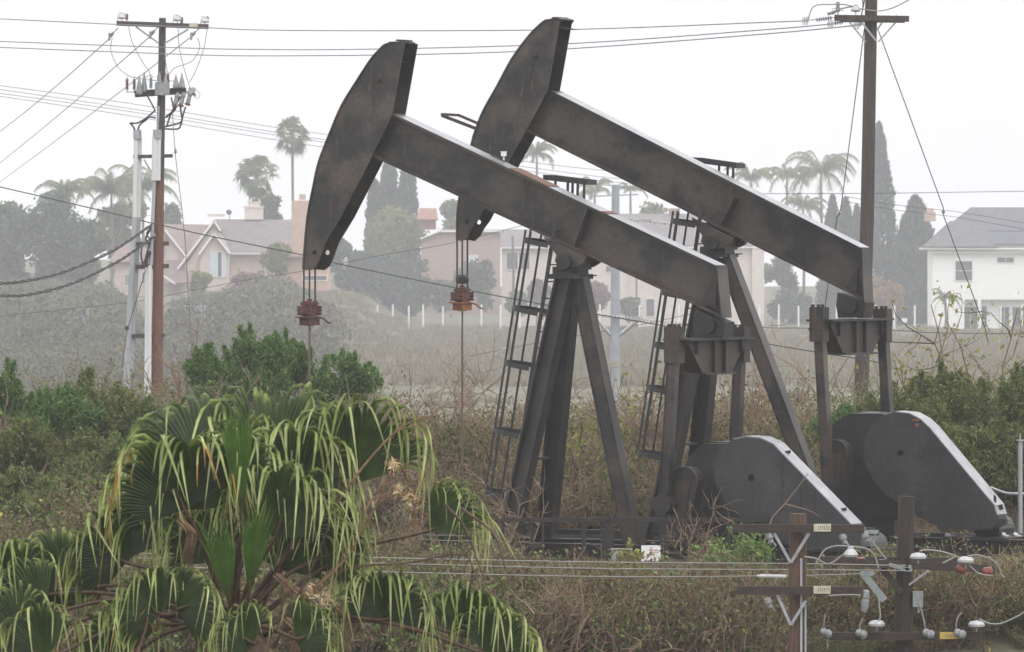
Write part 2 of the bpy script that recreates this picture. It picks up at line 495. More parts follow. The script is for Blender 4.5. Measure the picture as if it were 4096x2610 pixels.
def pumpjack(D):
    F = Frame(D['O'])
    loc = (F.O[0], F.O[1], 0.0)
    t = thing('pumpjack', D['label'], 'pumpjack', loc, -TH, 'pumpjacks')
    S, SD = MT['steel'], MT['steel_dark']
    H = .255
    # --- horsehead: two side plates, curved face, cap
    D = dict(D)
    ap = D['head'][:D['narc']]
    sm = []
    P4 = [ap[0]] + ap + [ap[-1]]
    for i in range(1, len(P4) - 2):
        for k in range(4):
            tt = k / 4
            sm.append(tuple(.5 * (2 * P4[i][c] + (P4[i + 1][c] - P4[i - 1][c]) * tt + (2 * P4[i - 1][c] - 5 * P4[i][c] + 4 * P4[i + 1][c] - P4[i + 2][c]) * tt * tt + (3 * P4[i][c] - P4[i - 1][c] - 3 * P4[i + 1][c] + P4[i + 2][c]) * tt ** 3) for c in (0, 1)))
    sm.append(ap[-1])
    D['head'] = sm + D['head'][D['narc']:]
    D['narc'] = len(sm)
    head = F.L(D['head'], -H)
    hole = F.A(*D['hole'], -H)
    r_h = .045
    mb = MB()
    pl(mb, head, -H, -H + .02, [circ(hole, r_h)])
    horse = add('horsehead', mb, S, t, True)
    mb = MB(); pl(mb, head, H - .02, H, [circ(hole, r_h)])
    add('side_plate', mb, S, horse, True)
    na = D['narc']
    arc = head[:na]
    inner = []
    for i, p in enumerate(arc):
        a = arc[max(0, i - 1)]; b = arc[min(na - 1, i + 1)]
        d = (b - a) / np.linalg.norm(b - a)
        nrm = np.array((-d[2], 0, d[0]))
        inner.append(p - nrm * -.03 if (nrm[0] > 0) else p + nrm * -.03)
    # curved wireline track, slightly proud of the plates
    mb = MB()
    for i in range(na - 1):
        quad = [arc[i], arc[i + 1], inner[i + 1], inner[i]]
        pl(mb, quad, -H - .02, H + .02)
    add('face_plate', mb, S, horse, True)
    mb = MB()
    tp = F.L(D['cap'], -H)
    mb.bar((tp[0] + Y(0)), (tp[1] + Y(0)), .54, .03)
    mb.bar(tp[0] * .55 + tp[1] * .45 + np.array((0, 0, .04)), tp[1] + np.array((-.02, 0, .035)), .42, .03)
    add('cap_plate', mb, SD, horse, True)
    # inner ribs of the open back
    mb = MB()
    for f in (.25, .5, .78):
        i = int(f * (na - 1))
        a = arc[i]
        mb.bar(a + np.array((.03, 0, 0)), a + np.array((.5 if f < .7 else .25, 0, -.1)), 2 * H - .05, .02)
    add('rib', mb, SD, horse, True)
    mb = MB()
    for k in (.18, .42, .62, .8):
        a = head[int(k * na)]
        mb.lathe((a[0] + .35 + .2 * math.sin(9 * k), -H - .001, a[2] - .05), (0, -1, 0), [(.016, 0), (.016, .012), (.008, .02)], 8)
    hb = F.A(D['bolt'][0], D['bolt'][1], -H)
    mb.lathe(hb, (0, -1, 0), [(.05, 0), (.05, .03), (.03, .035)], 12)
    add('bolt', mb, SD, horse, True)
    for st_ in D.get('streaks', ()):
        q = F.L([(u, v) for u, v, w_ in st_], -H); ww = [w_ for u, v, w_ in st_]
        poly = [p - np.array((w_, 0, 0)) for p, w_ in zip(q, ww)] + [p + np.array((w_, 0, 0)) for p, w_ in reversed(list(zip(q, ww)))]
        mb = MB(); pl(mb, poly, -H - .003, -H - .001)
        add('oil_streak', mb, SD, horse, True)
    # --- walking beam
    B = .205
    a, b, c, d = [F.L([q], -B)[0] for q in D['beam']]      # top left, top right, bottom right, bottom left
    dirt = (b - a) / np.linalg.norm(b - a); dirb = (c - d) / np.linalg.norm(c - d)
    a = a - dirt * .22; d = d - dirb * .22
    dn = np.array((0, 0, -.045)); up = -dn
    mb = MB()
    pl(mb, [a + dn, b + dn, c + up, d + up], -.018, .018)
    beam = add('walking_beam', mb, S, t, True)
    mb = MB(); pl(mb, [a, b, b + dn, a + dn], -B, B)
    add('top_flange', mb, S, beam, True)
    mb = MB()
    for f0, f1 in D['sheen']:
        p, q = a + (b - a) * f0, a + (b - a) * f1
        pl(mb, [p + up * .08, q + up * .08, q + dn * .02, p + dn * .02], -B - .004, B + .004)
    add('top_sheen_strip', mb, MT['sky_sheen'], beam, True)  # thin skin over the flange that carries the painted sky sheen
    for f0, f1 in D['rust']:
        p, q = a + (b - a) * f0, a + (b - a) * f1
        mb = MB(); pl(mb, [p + up * .35, q + up * .35, q + dn * .1, p + dn * .1], -B - .008, B + .008)
        add('patch_plate', mb, MT['rust_plate'], beam, True)
    mb = MB(); pl(mb, [d + up, c + up, c, d], -B, B)
    add('bottom_flange', mb, MT['steel_rust'], beam, True)
    e1, e2 = F.L([D['beam'][1]], -B)[0], F.L([D['endb']], -B)[0]
    w = np.array((.025, 0, 0))
    mb = MB(); pl(mb, [e1 + w * .1 - up * .02, e1 + w, e2 + w, e2 + w * .1], -B - .005, B + .005)
    add('end_plate', mb, S, beam, True)
    for (p, q, ww) in D['stiff']:
        p, q = F.L([p], -B)[0], F.L([q], -B)[0]
        for s in (-1, 1):
            mb = MB()
            wv = np.array((.022, 0, .01)) if ww == 0 else np.array((ww, 0, 0))
            if ww == 0:
                pl(mb, [p, p + wv, q + wv, q], s * (B - .006), s * .02)
            else:
                pl(mb, [p, p + np.array((.03, 0, 0)), q + wv, q], s * (B - .006), s * .14)
            add('stiffener', mb, SD if ww else S, beam, True)
    if D.get('box'):
        q = F.A(*D['box'], .0)
        mb = MB()
        mb.box(q + np.array((0, 0, .02)), (.085, .09, .075), rz=.3); mb.cyl(q + np.array((0, 0, -.09)), q, .018, n=8)
        mb.box(q + np.array((0, 0, .062)), (.10, .105, .012), rz=.3)
        add('junction_box', mb, MT['sign_white'], beam, True)
        mb = MB(); mb.bar(F.A(1965, 622, -.1), F.A(2020, 648, -.1), .05, .02)
        add('bracket', mb, SD, beam, True)
    # --- saddle bearing
    sd = F.L(D['saddle'], -.30)
    mb = MB()
    pl(mb, sd, -.33, -.25)
    sb = add('saddle_bearing', mb, S, t, True)
    mb = MB(); pl(mb, sd, .25, .36)
    add('bearing_plate', mb, MT['steel_rust'], sb, True)
    cx = F.A(*D['pivot'], 0)
    mb = MB(); mb.cyl((cx[0], -.42, cx[2]), (cx[0], .42, cx[2]), .13, n=20)
    mb.box((cx[0], 0, cx[2] + .02), (.42, .55, .30))
    add('pivot_shaft', mb, SD, sb, True)
    neck = F.L(D['neck'], 0)
    mb = MB()
    mb.box((neck[0] + neck[1]) / 2, (abs(neck[1][0] - neck[0][0]), .42, abs(neck[1][2] - neck[0][2])))
    post = add('samson_post', mb, SD, t, True)
    cap = F.L(D['pcap'], 0)
    mb = MB(); mb.box((cap[0] + cap[1]) / 2, (abs(cap[1][0] - cap[0][0]), .62, abs(cap[1][2] - cap[0][2])))
    mb.cyl((cap[1][0] - .05, -.2, cap[1][2] + .06), (cap[1][0] + .10, -.2, cap[1][2] + .06), .012, n=6)
    mb.cyl((cap[1][0] - .05, .2, cap[1][2] + .06), (cap[1][0] + .12, .2, cap[1][2] + .06), .012, n=6)
    add('cap_plate', mb, SD, post, True)
    # legs
    tops, bots = [], []
    for (pt, pb, y0, y1, kind) in D['legs']:
        p0 = F.A(pt[0], pt[1], y0); p1 = F.A(pb[0], pb[1], y1)
        dd = (p1 - p0) / np.linalg.norm(p1 - p0)
        p1 = p0 + dd * (p0[2] - .12) / -dd[2]
        tops.append(p0); bots.append(p1)
        mb = MB()
        if kind == 'I':
            ibeam(mb, p0, p1, .29, .30, (0, 1, 0), .028)
        else:
            ibeam(mb, p0, p1, .27, .27, (0, 1, 0), .025)
            dd_ = np.array((0, 1, 0))
            mb.bar(p0 + Y(-.128), p1 + Y(-.128), .012, .20, up=(1, 0, 0))
        mb.box((p1[0], p1[1], .10), (.55, .55, .05))
        add('leg', mb, SD if kind == 'I' else S, post, True)
    # cross rungs between front legs
    for f in D['ties']:
        p = tops[0] * (1 - f) + bots[0] * f; q = tops[1] * (1 - f) + bots[1] * f
        mb = MB(); mb.bar(p, q, .09, .05)
        add('cross_brace', mb, SD, post, True)
    # ladder with safety cage on the head side of the front legs
    fa, fb = (tops[0] + tops[1]) / 2, (bots[0] + bots[1]) / 2
    off = np.array((-.32, 0, 0))
    axis = (fb - fa) / np.linalg.norm(fb - fa)
    nrm = np.array((axis[2], 0, -axis[0])); nrm = nrm if nrm[0] < 0 else -nrm
    lt, lb = fa + off - axis * 1.0, fb + off
    mb = MB()
    for s in (-1, 1):
        mb.bar(lt + Y(.21 * s), lb + Y(.21 * s), .02, .07, up=(1, 0, 0))
    lad = add('ladder', mb, MT['black'], t, True)
    LL = np.linalg.norm(lb - lt)
    for k in range(int(LL / .3)):
        p = lt + axis * (.15 + .3 * k)
        mb = MB(); mb.cyl(p + Y(-.2), p + Y(.2), .014, n=6)
        add('rung', mb, MT['black'], lad, True)
    dep, wid = D['cage']

    def hoop_pt(p, ang):
        return p + nrm * (dep * max(0.0, math.cos(ang)) ** .6) + Y(wid * math.sin(ang))
    for vf in D['hoops']:
        z = F.T(D['hoopu'], vf, 0)[1]
        k = (lt[2] - z) / (lt[2] - lb[2])
        p = lt + (lb - lt) * k
        mb = MB()
        aa = [R(x) for x in range(-90, 91, 15)]
        for i in range(len(aa) - 1):
            q0, q1 = hoop_pt(p, aa[i]), hoop_pt(p, aa[i + 1])
            mb.bar(q0, q1 + (q1 - q0) * .06, .014, .085, up=axis)
        add('cage_hoop', mb, MT['black'], lad, True)
    z0 = F.T(D['hoopu'], D['hoops'][0], 0)[1]; z1 = F.T(D['hoopu'], D['hoops'][-1], 0)[1]
    k0, k1 = [(lt[2] - z) / (lt[2] - lb[2]) for z in (z0 + .18, z1)]
    for ang in (-62, -25, 15, 50):
        mb = MB()
        mb.bar(hoop_pt(lt + (lb - lt) * k0, R(ang)), hoop_pt(lt + (lb - lt) * k1, R(ang)), .02, .034, up=(1, 0, 0))
        add('cage_bar', mb, MT['black'], lad, True)
    # top guard frame behind the beam
    g0, g1 = F.A(*D['rail'][0], .55), F.A(*D['rail'][1], .55)
    mb = MB()
    mb.bar(g0, g1, .02, .09)
    mb.bar(g0, g0 + Y(.4), .02, .09); mb.bar(g1, g1 + Y(.4), .02, .09)
    mb.bar(g0 + Y(.4), g1 + Y(.4), .02, .09)
    gr = add('platform_railing', mb, MT['black'], t, True)
    for f in D['railp']:
        p = g0 + (g1 - g0) * f
        mb = MB(); mb.bar(p, p - np.array((.02, 0, .75)), .05, .03, up=(1, 0, 0))
        add('baluster', mb, MT['black'], gr, True)
    if D.get('loop'):
        mb = MB(); mb.tube([F.A(u, v, .5) for u, v in D['loop'][0]], .018, 6)
        for i in range(len(D['loop'][0]) - 1):
            mb.bar(F.A(*D['loop'][0][i], .5), F.A(*D['loop'][0][i + 1], .5), .03, .05)
        for i in range(len(D['loop'][1]) - 1):
            mb.bar(F.A(*D['loop'][1][i], .12), F.A(*D['loop'][1][i + 1], .12), .03, .06)
        mb.bar(F.A(*D['loop'][0][-1], .5), F.A(*D['loop'][1][0], .12), .03, .05)
        add('guard_loop', mb, MT['steel_rust'], t, True)
    # --- tail bearing, equalizer, pitmans
    tb = F.L(D['tailb'], -.2)
    mb = MB(); pl(mb, tb, -.2, .2)
    q = sum(tb) / len(tb)
    mb.cyl((q[0], -.27, q[2]), (q[0], .27, q[2]), .14, n=16)
    add('tail_bearing', mb, SD, t, True)
    ec = F.A(*D['eqc'], 0)
    zt = ec[2]; zb = F.A(D['eqc'][0], D['eqb'], 0)[2]
    hl, hb2 = D['eqw']
    ex0, ex1 = ec[0] - .15, ec[0] + .15
    poly = [np.array((0, y, z)) for y, z in [(-hl, zt - .04), (hl, zt - .04), (hl, zt - .12), (hb2, zb), (-hb2, zb), (-hl, zt - .12)]]
    mb = MB()
    mb.prism(poly, (ex0, 0, 0), (ex1, 0, 0))
    eq = add('equalizer_beam', mb, MT['steel_rust'], t, True)
    mb = MB(); mb.box((ec[0], 0, zt - .02), (.52, 2 * hl + .35, .038)); mb.box((ec[0], 0, zb - .018), (.46, 2 * hb2 + .1, .034))
    add('flange_plate', mb, SD, eq, True)
    for yy in (-.22, .22, -hl * .78, hl * .78):
        mb = MB()
        zz = zb if abs(yy) < hb2 else zb + (zt - zb) * (abs(yy) - hb2) / (hl - hb2)
        mb.box((ec[0], yy, (zt - .04 + zz) / 2), (.44, .022, zt - .04 - zz))
        add('rib_plate', mb, SD, eq, True)
    for (pt, pb, y0) in D['pit']:
        p0, p1 = F.A(pt[0], pt[1], y0), F.A(pb[0], pb[1], y0)
        dd = (p1 - p0) / np.linalg.norm(p1 - p0)
        p1 = p0 + dd * (p0[2] - D['pinz']) / -dd[2]
        mb = MB(); mb.bar(p0, p1, .15, .17, up=(1, 0, 0))
        for s in (-1, 1):
            mb.bar(p0 + np.array((s * .075, 0, 0)), p1 + np.array((s * .075, 0, 0)), .19, .016, up=(1, 0, 0))
        pa = add('pitman_arm', mb, S, t, True)
        mb = MB()
        mb.box(p0 + dd * .22, (.27, .26, .62), ax=np.array([[1, 0, 0], [0, 1, 0], [0, 0, 1]]))
        for sx_ in (-.09, .02, .10):
            mb.cyl(p0 + np.array((sx_, -.05, -.1)), p0 + np.array((sx_, -.05, .14)), .035, n=8)
        for sx_ in (-.1, .1):
            mb.cyl(p0 + np.array((sx_, -.16, -.3)), p0 + np.array((sx_, .16, -.3)), .03, n=8)
        add('pitman_head', mb, MT['steel_rust'], pa, True)
        mb = MB(); s = 1 if y0 < 0 else -1
        mb.cyl(p1 + Y(-.16), p1 + Y(.16), .17, n=18); mb.cyl(p1, p1 + Y(s * .45), .09, n=14)
        add('wrist_pin_bearing', mb, SD, pa, True)
    # cranks with counterweights
    for s in (-1, 1):
        yc = s * D['cry']
        ct, cb = F.A(*D['crank'][0], -D['cry']), F.A(*D['crank'][1], -D['cry'])
        d2 = (cb - ct) / np.linalg.norm(cb - ct)
        n2 = np.array((-d2[2], 0, d2[0]))
        r0 = D['crank'][2]
        pts = []
        for k in range(13):
            an = math.pi * k / 12
            pts.append(ct + n2 * r0 * math.cos(an) - d2 * r0 * math.sin(an))
        pts += [cb - n2 * r0 * .95, cb + n2 * r0 * .95]
        pts = [np.array((p[0], 0, p[2])) for p in pts]
        mb = MB(); pl(mb, pts, yc - .13, yc + .13)
        cr = add('crank', mb, SD, t, True)
        mb = MB()
        q = [np.array((p[0], 0, p[2])) for p in (ct + n2 * r0 * .5, ct - n2 * r0 * .5, cb - n2 * r0 * .45 - d2 * .1, cb + n2 * r0 * .45 - d2 * .1)]
        pl(mb, q, yc - s * -.131 if s > 0 else yc - .15, yc + .15 if s > 0 else yc - .131)
        add('counterweight', mb, MT['steel_rust'], cr, True)
        mb = MB(); mb.tube([np.array((p[0], yc - .14, p[2])) for p in pts[:13]], .014, 5)
        add('rim', mb, MT['guard'], cr, True)
    # gear reducer, brake drum cover and strut
    gp = F.L(D['gear'], -.45)
    mb = MB(); pl(mb, gp, -.45, .45)
    gx = sum(p[0] for p in gp) / len(gp); gz_ = min(p[2] for p in gp)
    mb.box((gx, 0, (gz_ + .3) / 2 + .15), (1.3, .8, max(.1, gz_ - .02)))
    ge = add('gear_reducer', mb, SD, t, True)
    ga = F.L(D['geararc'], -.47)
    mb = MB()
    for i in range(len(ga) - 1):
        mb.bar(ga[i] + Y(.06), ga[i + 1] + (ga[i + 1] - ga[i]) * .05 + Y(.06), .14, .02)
    add('housing_cover', mb, MT['sky_sheen'], ge, True)  # pale arc on the housing, sky sheen given as colour
    st = F.L(D['strut'], -.5)
    mb = MB(); mb.bar(st[0], st[1], .10, .05, up=(0, 1, 0)); mb.bar(st[0], st[1], .03, .12, up=(0, 1, 0))
    add('strut', mb, MT['galv'], ge, True)
    gt = F.L(D['geartop'], -.45)
    mb = MB(); mb.bar(gt[0] + Y(.3), gt[1] + Y(.3), .7, .03)
    add('top_cover', mb, MT['guard'], ge, True)
    # belt guard
    y0, y1 = D['guardy']
    gd = F.L(D['guard'], y0)
    hc = F.A(*D['gh'], y0)
    mb = MB(); pl(mb, gd, y0, y0 + .012, [circ(hc, .062)])
    gb = add('belt_guard', mb, MT['guard'], t, True)
    mb = MB(); pl(mb, gd, y1 - .012, y1)
    add('back_plate', mb, MT['guard'], gb, True)
    mb = MB()
    i0, i1 = D['strip']
    for i in range(len(gd)):
        j = (i + 1) % len(gd)
        if i0 <= i < i1: continue
        mb.bar(gd[i] + Y((y0 + y1) / 2), gd[j] + Y((y0 + y1) / 2), y1 - y0 - .026, .012)
    add('rim_plate', mb, MT['guard'], gb, True)
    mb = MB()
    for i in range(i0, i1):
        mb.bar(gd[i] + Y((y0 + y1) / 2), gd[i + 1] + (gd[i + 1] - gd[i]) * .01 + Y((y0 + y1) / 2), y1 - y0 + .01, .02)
    add('cover_strip', mb, MT['sky_sheen'], gb, True)  # upper rim of the guard, paled to read as sky reflection
    for f in D['hasp']:
        p = gd[i1 - 1] + (gd[i1] - gd[i1 - 1]) * f + Y(y0 + .2)
        mb = MB(); mb.box(p + np.array((0, 0, .02)), (.05, .08, .035)); mb.box(p + np.array((.03, .04, .02)), (.03, .03, .05))
        add('latch', mb, SD, gb, True)
    mb = MB(); mb.lathe(hc + Y(.10), (0, 1, 0), [(.10, 0), (.10, .05), (.05, .06)], 14)
    add('shaft_hub', mb, MT['black'], gb, True)
    for f in (.42, .66, .84):
        k_ = int(i0 + 1 + (i1 - i0 - 1) * .5)
        p_ = gd[i1 - 1] + (gd[i1] - gd[i1 - 1]) * (f - .3)
        zlo = min(p[2] for p in gd) + .06
        mb = MB(); mb.box((p_[0], y0 - .002, (p_[2] - .06 + max(zlo, hc[2] - .55)) / 2), (.03, .006, max(.1, p_[2] - .06 - max(zlo, hc[2] - .55))))
        add('seam_strip', mb, SD, gb, True)
    if D.get('torn'):
        for u, v, w_, h_ in D['torn']:
            q = F.A(u, v, y0 - .003)
            mb = MB(); mb.box(q, (w_, .004, h_), rz=0)
            add('rust_patch', mb, MT['rust_orange'], gb, True)
    # motor at the low end of the guard
    mo = gd[D['motor']] + np.array((-.25, 0, -.02))
    mb = MB(); mb.cyl((mo[0], y1 + .02, mo[2]), (mo[0], y1 + .75, mo[2]), .24, n=20)
    mb.box((mo[0], y1 + .4, mo[2] - .26), (.5, .6, .06)); mb.box((mo[0], y1 + .4, mo[2] + .25), (.2, .25, .12))
    add('motor', mb, MT['guard'], t, True)
    # skid
    xa, xb = D['skid']
    mb = MB()
    for yy in (-.8, .8):
        ibeam(mb, (xa, yy, .16), (xb, yy, .16), .22, .30, (0, 1, 0), .03)
    for xx in np.arange(xa + .1, xb, 1.1):
        mb.box((xx, 0, .15), (.16, 1.55, .2))
    sk = add('skid', mb, SD, t, True)
    mb = MB(); mb.box((mo[0], (y0 + y1) / 2 + .3, .3 + max(.02, (mo[2] - .62)) / 2), (1.2, 1.3, max(.05, mo[2] - .62)))
    mb.box((mo[0] - .2, y0 + .05, .62), (1.5, .08, .1))
    add('motor_base', mb, SD, sk, True)
    # --- bridle, carrier bar, rod
    cbx, cbz = F.T(D['cab'][0], D['cab'][1], 0)
    zlow = F.T(D['cab'][0], D['cab'][2], 0)[1]
    mb = MB()
    mb.cyl((cbx, 0, cbz + .05), (cbx, 0, zlow), .016, n=6)
    br = add('bridle', mb, MT['cable'], t, True)
    for yy in (-.21, .21):
        mb = MB(); mb.cyl((cbx, yy, cbz + .05), (cbx, yy, zlow - .1), .017, n=6)
        add('cable', mb, MT['cable'], br, True)
    zt_, zb_ = F.T(D['cab'][0], D['blk'][0], 0)[1], F.T(D['cab'][0], D['blk'][1], 0)[1]
    hh = zt_ - zb_
    mb = MB()
    mb.lathe((cbx, 0, zb_), (0, 0, 1), [(.09, 0), (.10, hh * .28), (.14, hh * .30), (.14, hh * .42), (.09, hh * .44), (.09, hh * .78), (.12, hh * .8), (.12, hh * .92), (.05, hh * .94), (.05, hh * 1.02)], 12)
    mb.box((cbx, 0, zb_ + hh * .62), (.15, .62, hh * .26)); mb.box((cbx, 0, zb_ + hh * .84), (.10, .52, hh * .08))
    ca = add('carrier_bar', mb, MT['rust_red'], br, True)
    for yy in (-.21, .21):
        mb = MB(); mb.lathe((cbx, yy, zb_ + hh * .4), (0, 0, 1), [(.05, 0), (.07, .02), (.07, hh * .3), (.04, hh * .34), (.04, hh * .55)], 10)
        for zz in (.45, .6, .72):
            mb.cyl((cbx - .13, yy, zb_ + hh * zz), (cbx + .13, yy, zb_ + hh * zz), .022, n=6)
        add('cable_socket', mb, MT['rust_red'], br, True)
    mb = MB(); mb.box((cbx, 0, zb_ + hh * .17), (.20, .40, hh * .30)); mb.box((cbx, -.05, zb_ + hh * .33), (.26, .5, hh * .05))
    mb.tube([(cbx + .05, .2, zb_ + hh * .35), (cbx + .17, .25, zb_ + hh * .25), (cbx + .24, .25, zb_ + hh * .12), (cbx + .3, .25, zb_ + hh * .1)], .018, 6)
    add('load_cell', mb, MT[D['cellmat']], br, True)
    if D.get('nut'):
        a0, a1 = [F.T(D['cab'][0], z, 0)[1] for z in D['nut']]
        mb = MB(); mb.lathe((cbx, 0, a1), (0, 0, 1), [(.09, 0), (.13, .02), (.13, (a0 - a1) * .7), (.08, a0 - a1)], 8)
        add('rod_clamp', mb, SD, br, True)
    mb = MB(); mb.cyl((cbx, 0, zb_ + .05), (cbx, 0, .75), .021, n=8)
    add('polished_rod', mb, MT['rod'], t, True)
    mb = MB(); mb.lathe((cbx, 0, 0), (0, 0, 1), [(.16, 0), (.16, .12), (.22, .13), (.22, .2), (.13, .22), (.13, .5), (.19, .52), (.19, .6), (.07, .62), (.07, .8)], 14)
    mb.cyl((cbx - .5, 0, .4), (cbx + .1, 0, .4), .05, n=8)
    add('wellhead', mb, MT['steel_rust'], t, True)
    return t, F


P1D = dict(
    O=(sx(2280 / FU, 100), 100.0, 0), label="nearer pumpjack, its beam crossing in front of the other, with rust red rod clamp",
    head=[(1557, 171), (1537, 178), (1517, 196), (1478, 241), (1421, 329), (1364, 422), (1319, 527), (1273, 646), (1251, 743), (1227, 870), (1214, 1012), (1210, 1079),
          (1245, 1082), (1265, 1066), (1279, 1036), (1302, 972), (1364, 870), (1486, 632), (1568, 462), (1619, 173)],
    narc=12, hole=(1257, 1011), cap=[(1556, 171), (1606, 170)], bolt=(1513, 322),
    beam=[(1605, 472), (2864, 1063), (2876, 1267), (1517, 641)], endb=(2882, 1273),
    sheen=[(.015, .372), (.492, .655), (.672, .998)], rust=[(.372, .492), (.655, .672)],
    stiff=[((2348, 829), (2290, 989), 0), ((2864, 1068), (2799, 1225), .30)], box=(2015, 622),
    saddle=[(2176, 948), (2345, 1026), (2338, 1052), (2312, 1068), (2285, 1074), (2245, 1077), (2222, 1046), (2228, 1020), (2190, 968)],
    pivot=(2296, 1050), neck=[(2231, 1068), (2333, 1101)], pcap=[(2220, 1097), (2342, 1117)],
    legs=[((2262, 1116), (2028, 2200), -.19, -.82, 'I'), ((2283, 1116), (2180, 2200), .19, .80, 'I'), ((2318, 1116), (2538, 2200), 0, 0, 'B')],
    ties=(.21, .66, .90), cage=(.62, .36), hoops=(984, 1255, 1474, 1744, 1990), hoopu=2120,
    rail=[(2174, 710), (2346, 730)], railp=(.28, .57, .68, .80, .95),
    tailb=[(2779, 1236), (2884, 1284), (2900, 1290), (2893, 1352), (2779, 1352), (2772, 1300)],
    eqc=(2838, 1352), eqb=1490, eqw=(1.16, .60),
    pit=[((2700, 1330), (2675, 1754), -1.30), ((2963, 1330), (2943, 1754), 1.30)], pinz=1.05,
    crank=((2750, 1925), (2716, 2130), .25), cry=.98,
    gear=[(2741, 1860), (2760, 1825), (2790, 1795), (2813, 1776), (2917, 1776), (3000, 1800), (3000, 2080), (2741, 2080)],
    geararc=[(2738, 1866), (2752, 1835), (2770, 1810), (2792, 1789), (2815, 1774)], geartop=[(2810, 1775), (2925, 1775)], strut=[(2839, 1799), (2802, 1877)],
    guardy=(-.80, -.36), guard=[(3020, 2110), (2958, 2065), (2905, 2015), (2868, 1955), (2855, 1897), (2862, 1840), (2890, 1790), (2935, 1757), (2982, 1747), (3040, 1752), (3092, 1776),
                                (3403, 2096), (3440, 2140), (3444, 2190), (3360, 2205), (3180, 2195)],
    strip=(7, 11), gh=(3004, 1913), hasp=(.12, .84), motor=13, skid=(-3.4, 6.6),
    streaks=[[(1498, 385, .004), (1496, 430, .008), (1492, 490, .004)], [(1520, 200, .010), (1516, 225, .006), (1513, 250, .003)], [(1543, 185, .008), (1541, 215, .005)]],
    cab=(1238, 1083, 1255), blk=(1200, 1304), cellmat='rust_red')

P2D = dict(
    O=(sx(2867 / FU, 104), 104.0, 0), label="farther pumpjack to the right, with a bright orange part on its rod clamp",
    head=[(2243, 83), (2221, 76), (2192, 78), (2170, 87), (2116, 139), (2048, 230), (1988, 340), (1931, 442), (1897, 527), (1883, 578), (1853, 690), (1834, 795), (1826, 867), (1825, 961),
          (1850, 965), (1872, 945), (1888, 915), (1911, 884), (1936, 836), (2034, 650), (2107, 519), (2190, 366), (2238, 96)],
    narc=14, hole=(1867, 889), cap=[(2180, 82), (2232, 79)], bolt=(2138, 226),
    beam=[(2243, 383), (3443, 992), (3452, 1203), (2116, 531)], endb=(3452, 1208),
    sheen=[(.015, .998)], rust=[],
    stiff=[((2934, 794), (2878, 902), 0), ((3424, 1074), (3376, 1166), .24)],
    saddle=[(2768, 872), (2932, 955), (2926, 977), (2900, 990), (2872, 996), (2830, 998), (2806, 968), (2812, 944), (2776, 890)],
    pivot=(2883, 972), neck=[(2819, 988), (2919, 1018)], pcap=[(2809, 1017), (2926, 1030)],
    legs=[((2849, 1030), (2632, 2100), -.19, -.82, 'I'), ((2870, 1030), (2770, 2100), .19, .80, 'I'), ((2905, 1030), (3268, 2000), 0, 0, 'B')],
    ties=(.21, .66, .90), cage=(.62, .36), hoops=(905, 1190, 1400, 1571, 1832), hoopu=2700,
    rail=[(2771, 640), (2942, 664)], railp=(.05, .62, .82, .95),
    loop=([(1915, 496), (1835, 462), (1766, 458)], [(1768, 463), (1908, 517)]),
    tailb=[(3350, 1172), (3448, 1204), (3463, 1212), (3454, 1272), (3353, 1272), (3344, 1226)],
    eqc=(3403, 1276), eqb=1411, eqw=(1.22, .68),
    pit=[((3274, 1250), (3300, 1720), -1.30), ((3527, 1256), (3551, 1649), 1.30)], pinz=1.15,
    crank=((3352, 1815), (3345, 2060), .25), cry=.98,
    gear=[(3329, 1703), (3350, 1685), (3384, 1666), (3400, 1656), (3525, 1656), (3600, 1680), (3600, 2080), (3329, 2080)],
    geararc=[(3322, 1722), (3334, 1704), (3352, 1687), (3372, 1674), (3392, 1664)], geartop=[(3382, 1656), (3525, 1660)], strut=[(3410, 1686), (3380, 1764)],
    guardy=(-.80, -.36), guard=[(3768, 2115), (3684, 2073), (3600, 2015), (3538, 1977), (3490, 1920), (3462, 1860), (3455, 1800), (3460, 1750), (3485, 1705), (3525, 1668), (3580, 1648), (3638, 1654), (3684, 1679), (3717, 1710),
                                (3976, 2021), (3988, 2060), (3988, 2100), (3960, 2118), (3880, 2120)],
    strip=(10, 15), gh=(3601, 1814), hasp=(.25, .5), motor=17, skid=(-3.4, 7.0),
    streaks=[[(2140, 235, .012), (2132, 275, .022), (2118, 320, .018), (2108, 345, .028), (2096, 362, .016), (2085, 420, .010), (2066, 480, .006)], [(2205, 100, .006), (2200, 125, .010), (2197, 148, .004)]], torn=[(3664, 1681, .16, .03), (3668, 1701, .06, .05)],
    cab=(1849, 963, 1180), blk=(1145, 1245), cellmat='rust_orange', nut=(1100, 1136))

jack1, F1 = pumpjack(P1D)
jack2, F2 = pumpjack(P2D)
# ------------------------------------------------------------------ terrain
GY = [(-120, 3.4), (0, 3.4), (15, 2.0), (42, -4.5), (72, -4.5), (86, -1.3), (95, -.15), (98, 0), (106, 0), (114, .8), (124, .6), (145, -1.6), (200, -3.6), (300, -4.6), (490, -5.1), (930, -5.1), (990, -4.5), (1300, 4), (1800, 14)]


def ss(x):
    x = np.clip(x, 0, 1)
    return x * x * (3 - 2 * x)


def gz(x, y):
    z = np.interp(y, [a for a, b in GY], [b for a, b in GY])
    z = z + 5.6 * ss((-np.asarray(x) - 14.3) / 13.0) * ss((np.asarray(y) - 535) / 200.0)
    return z + .10 * np.sin(np.asarray(x) * .9 + np.asarray(y) * .31) * np.sin(np.asarray(y) * .53) * (np.asarray(y) > 70)


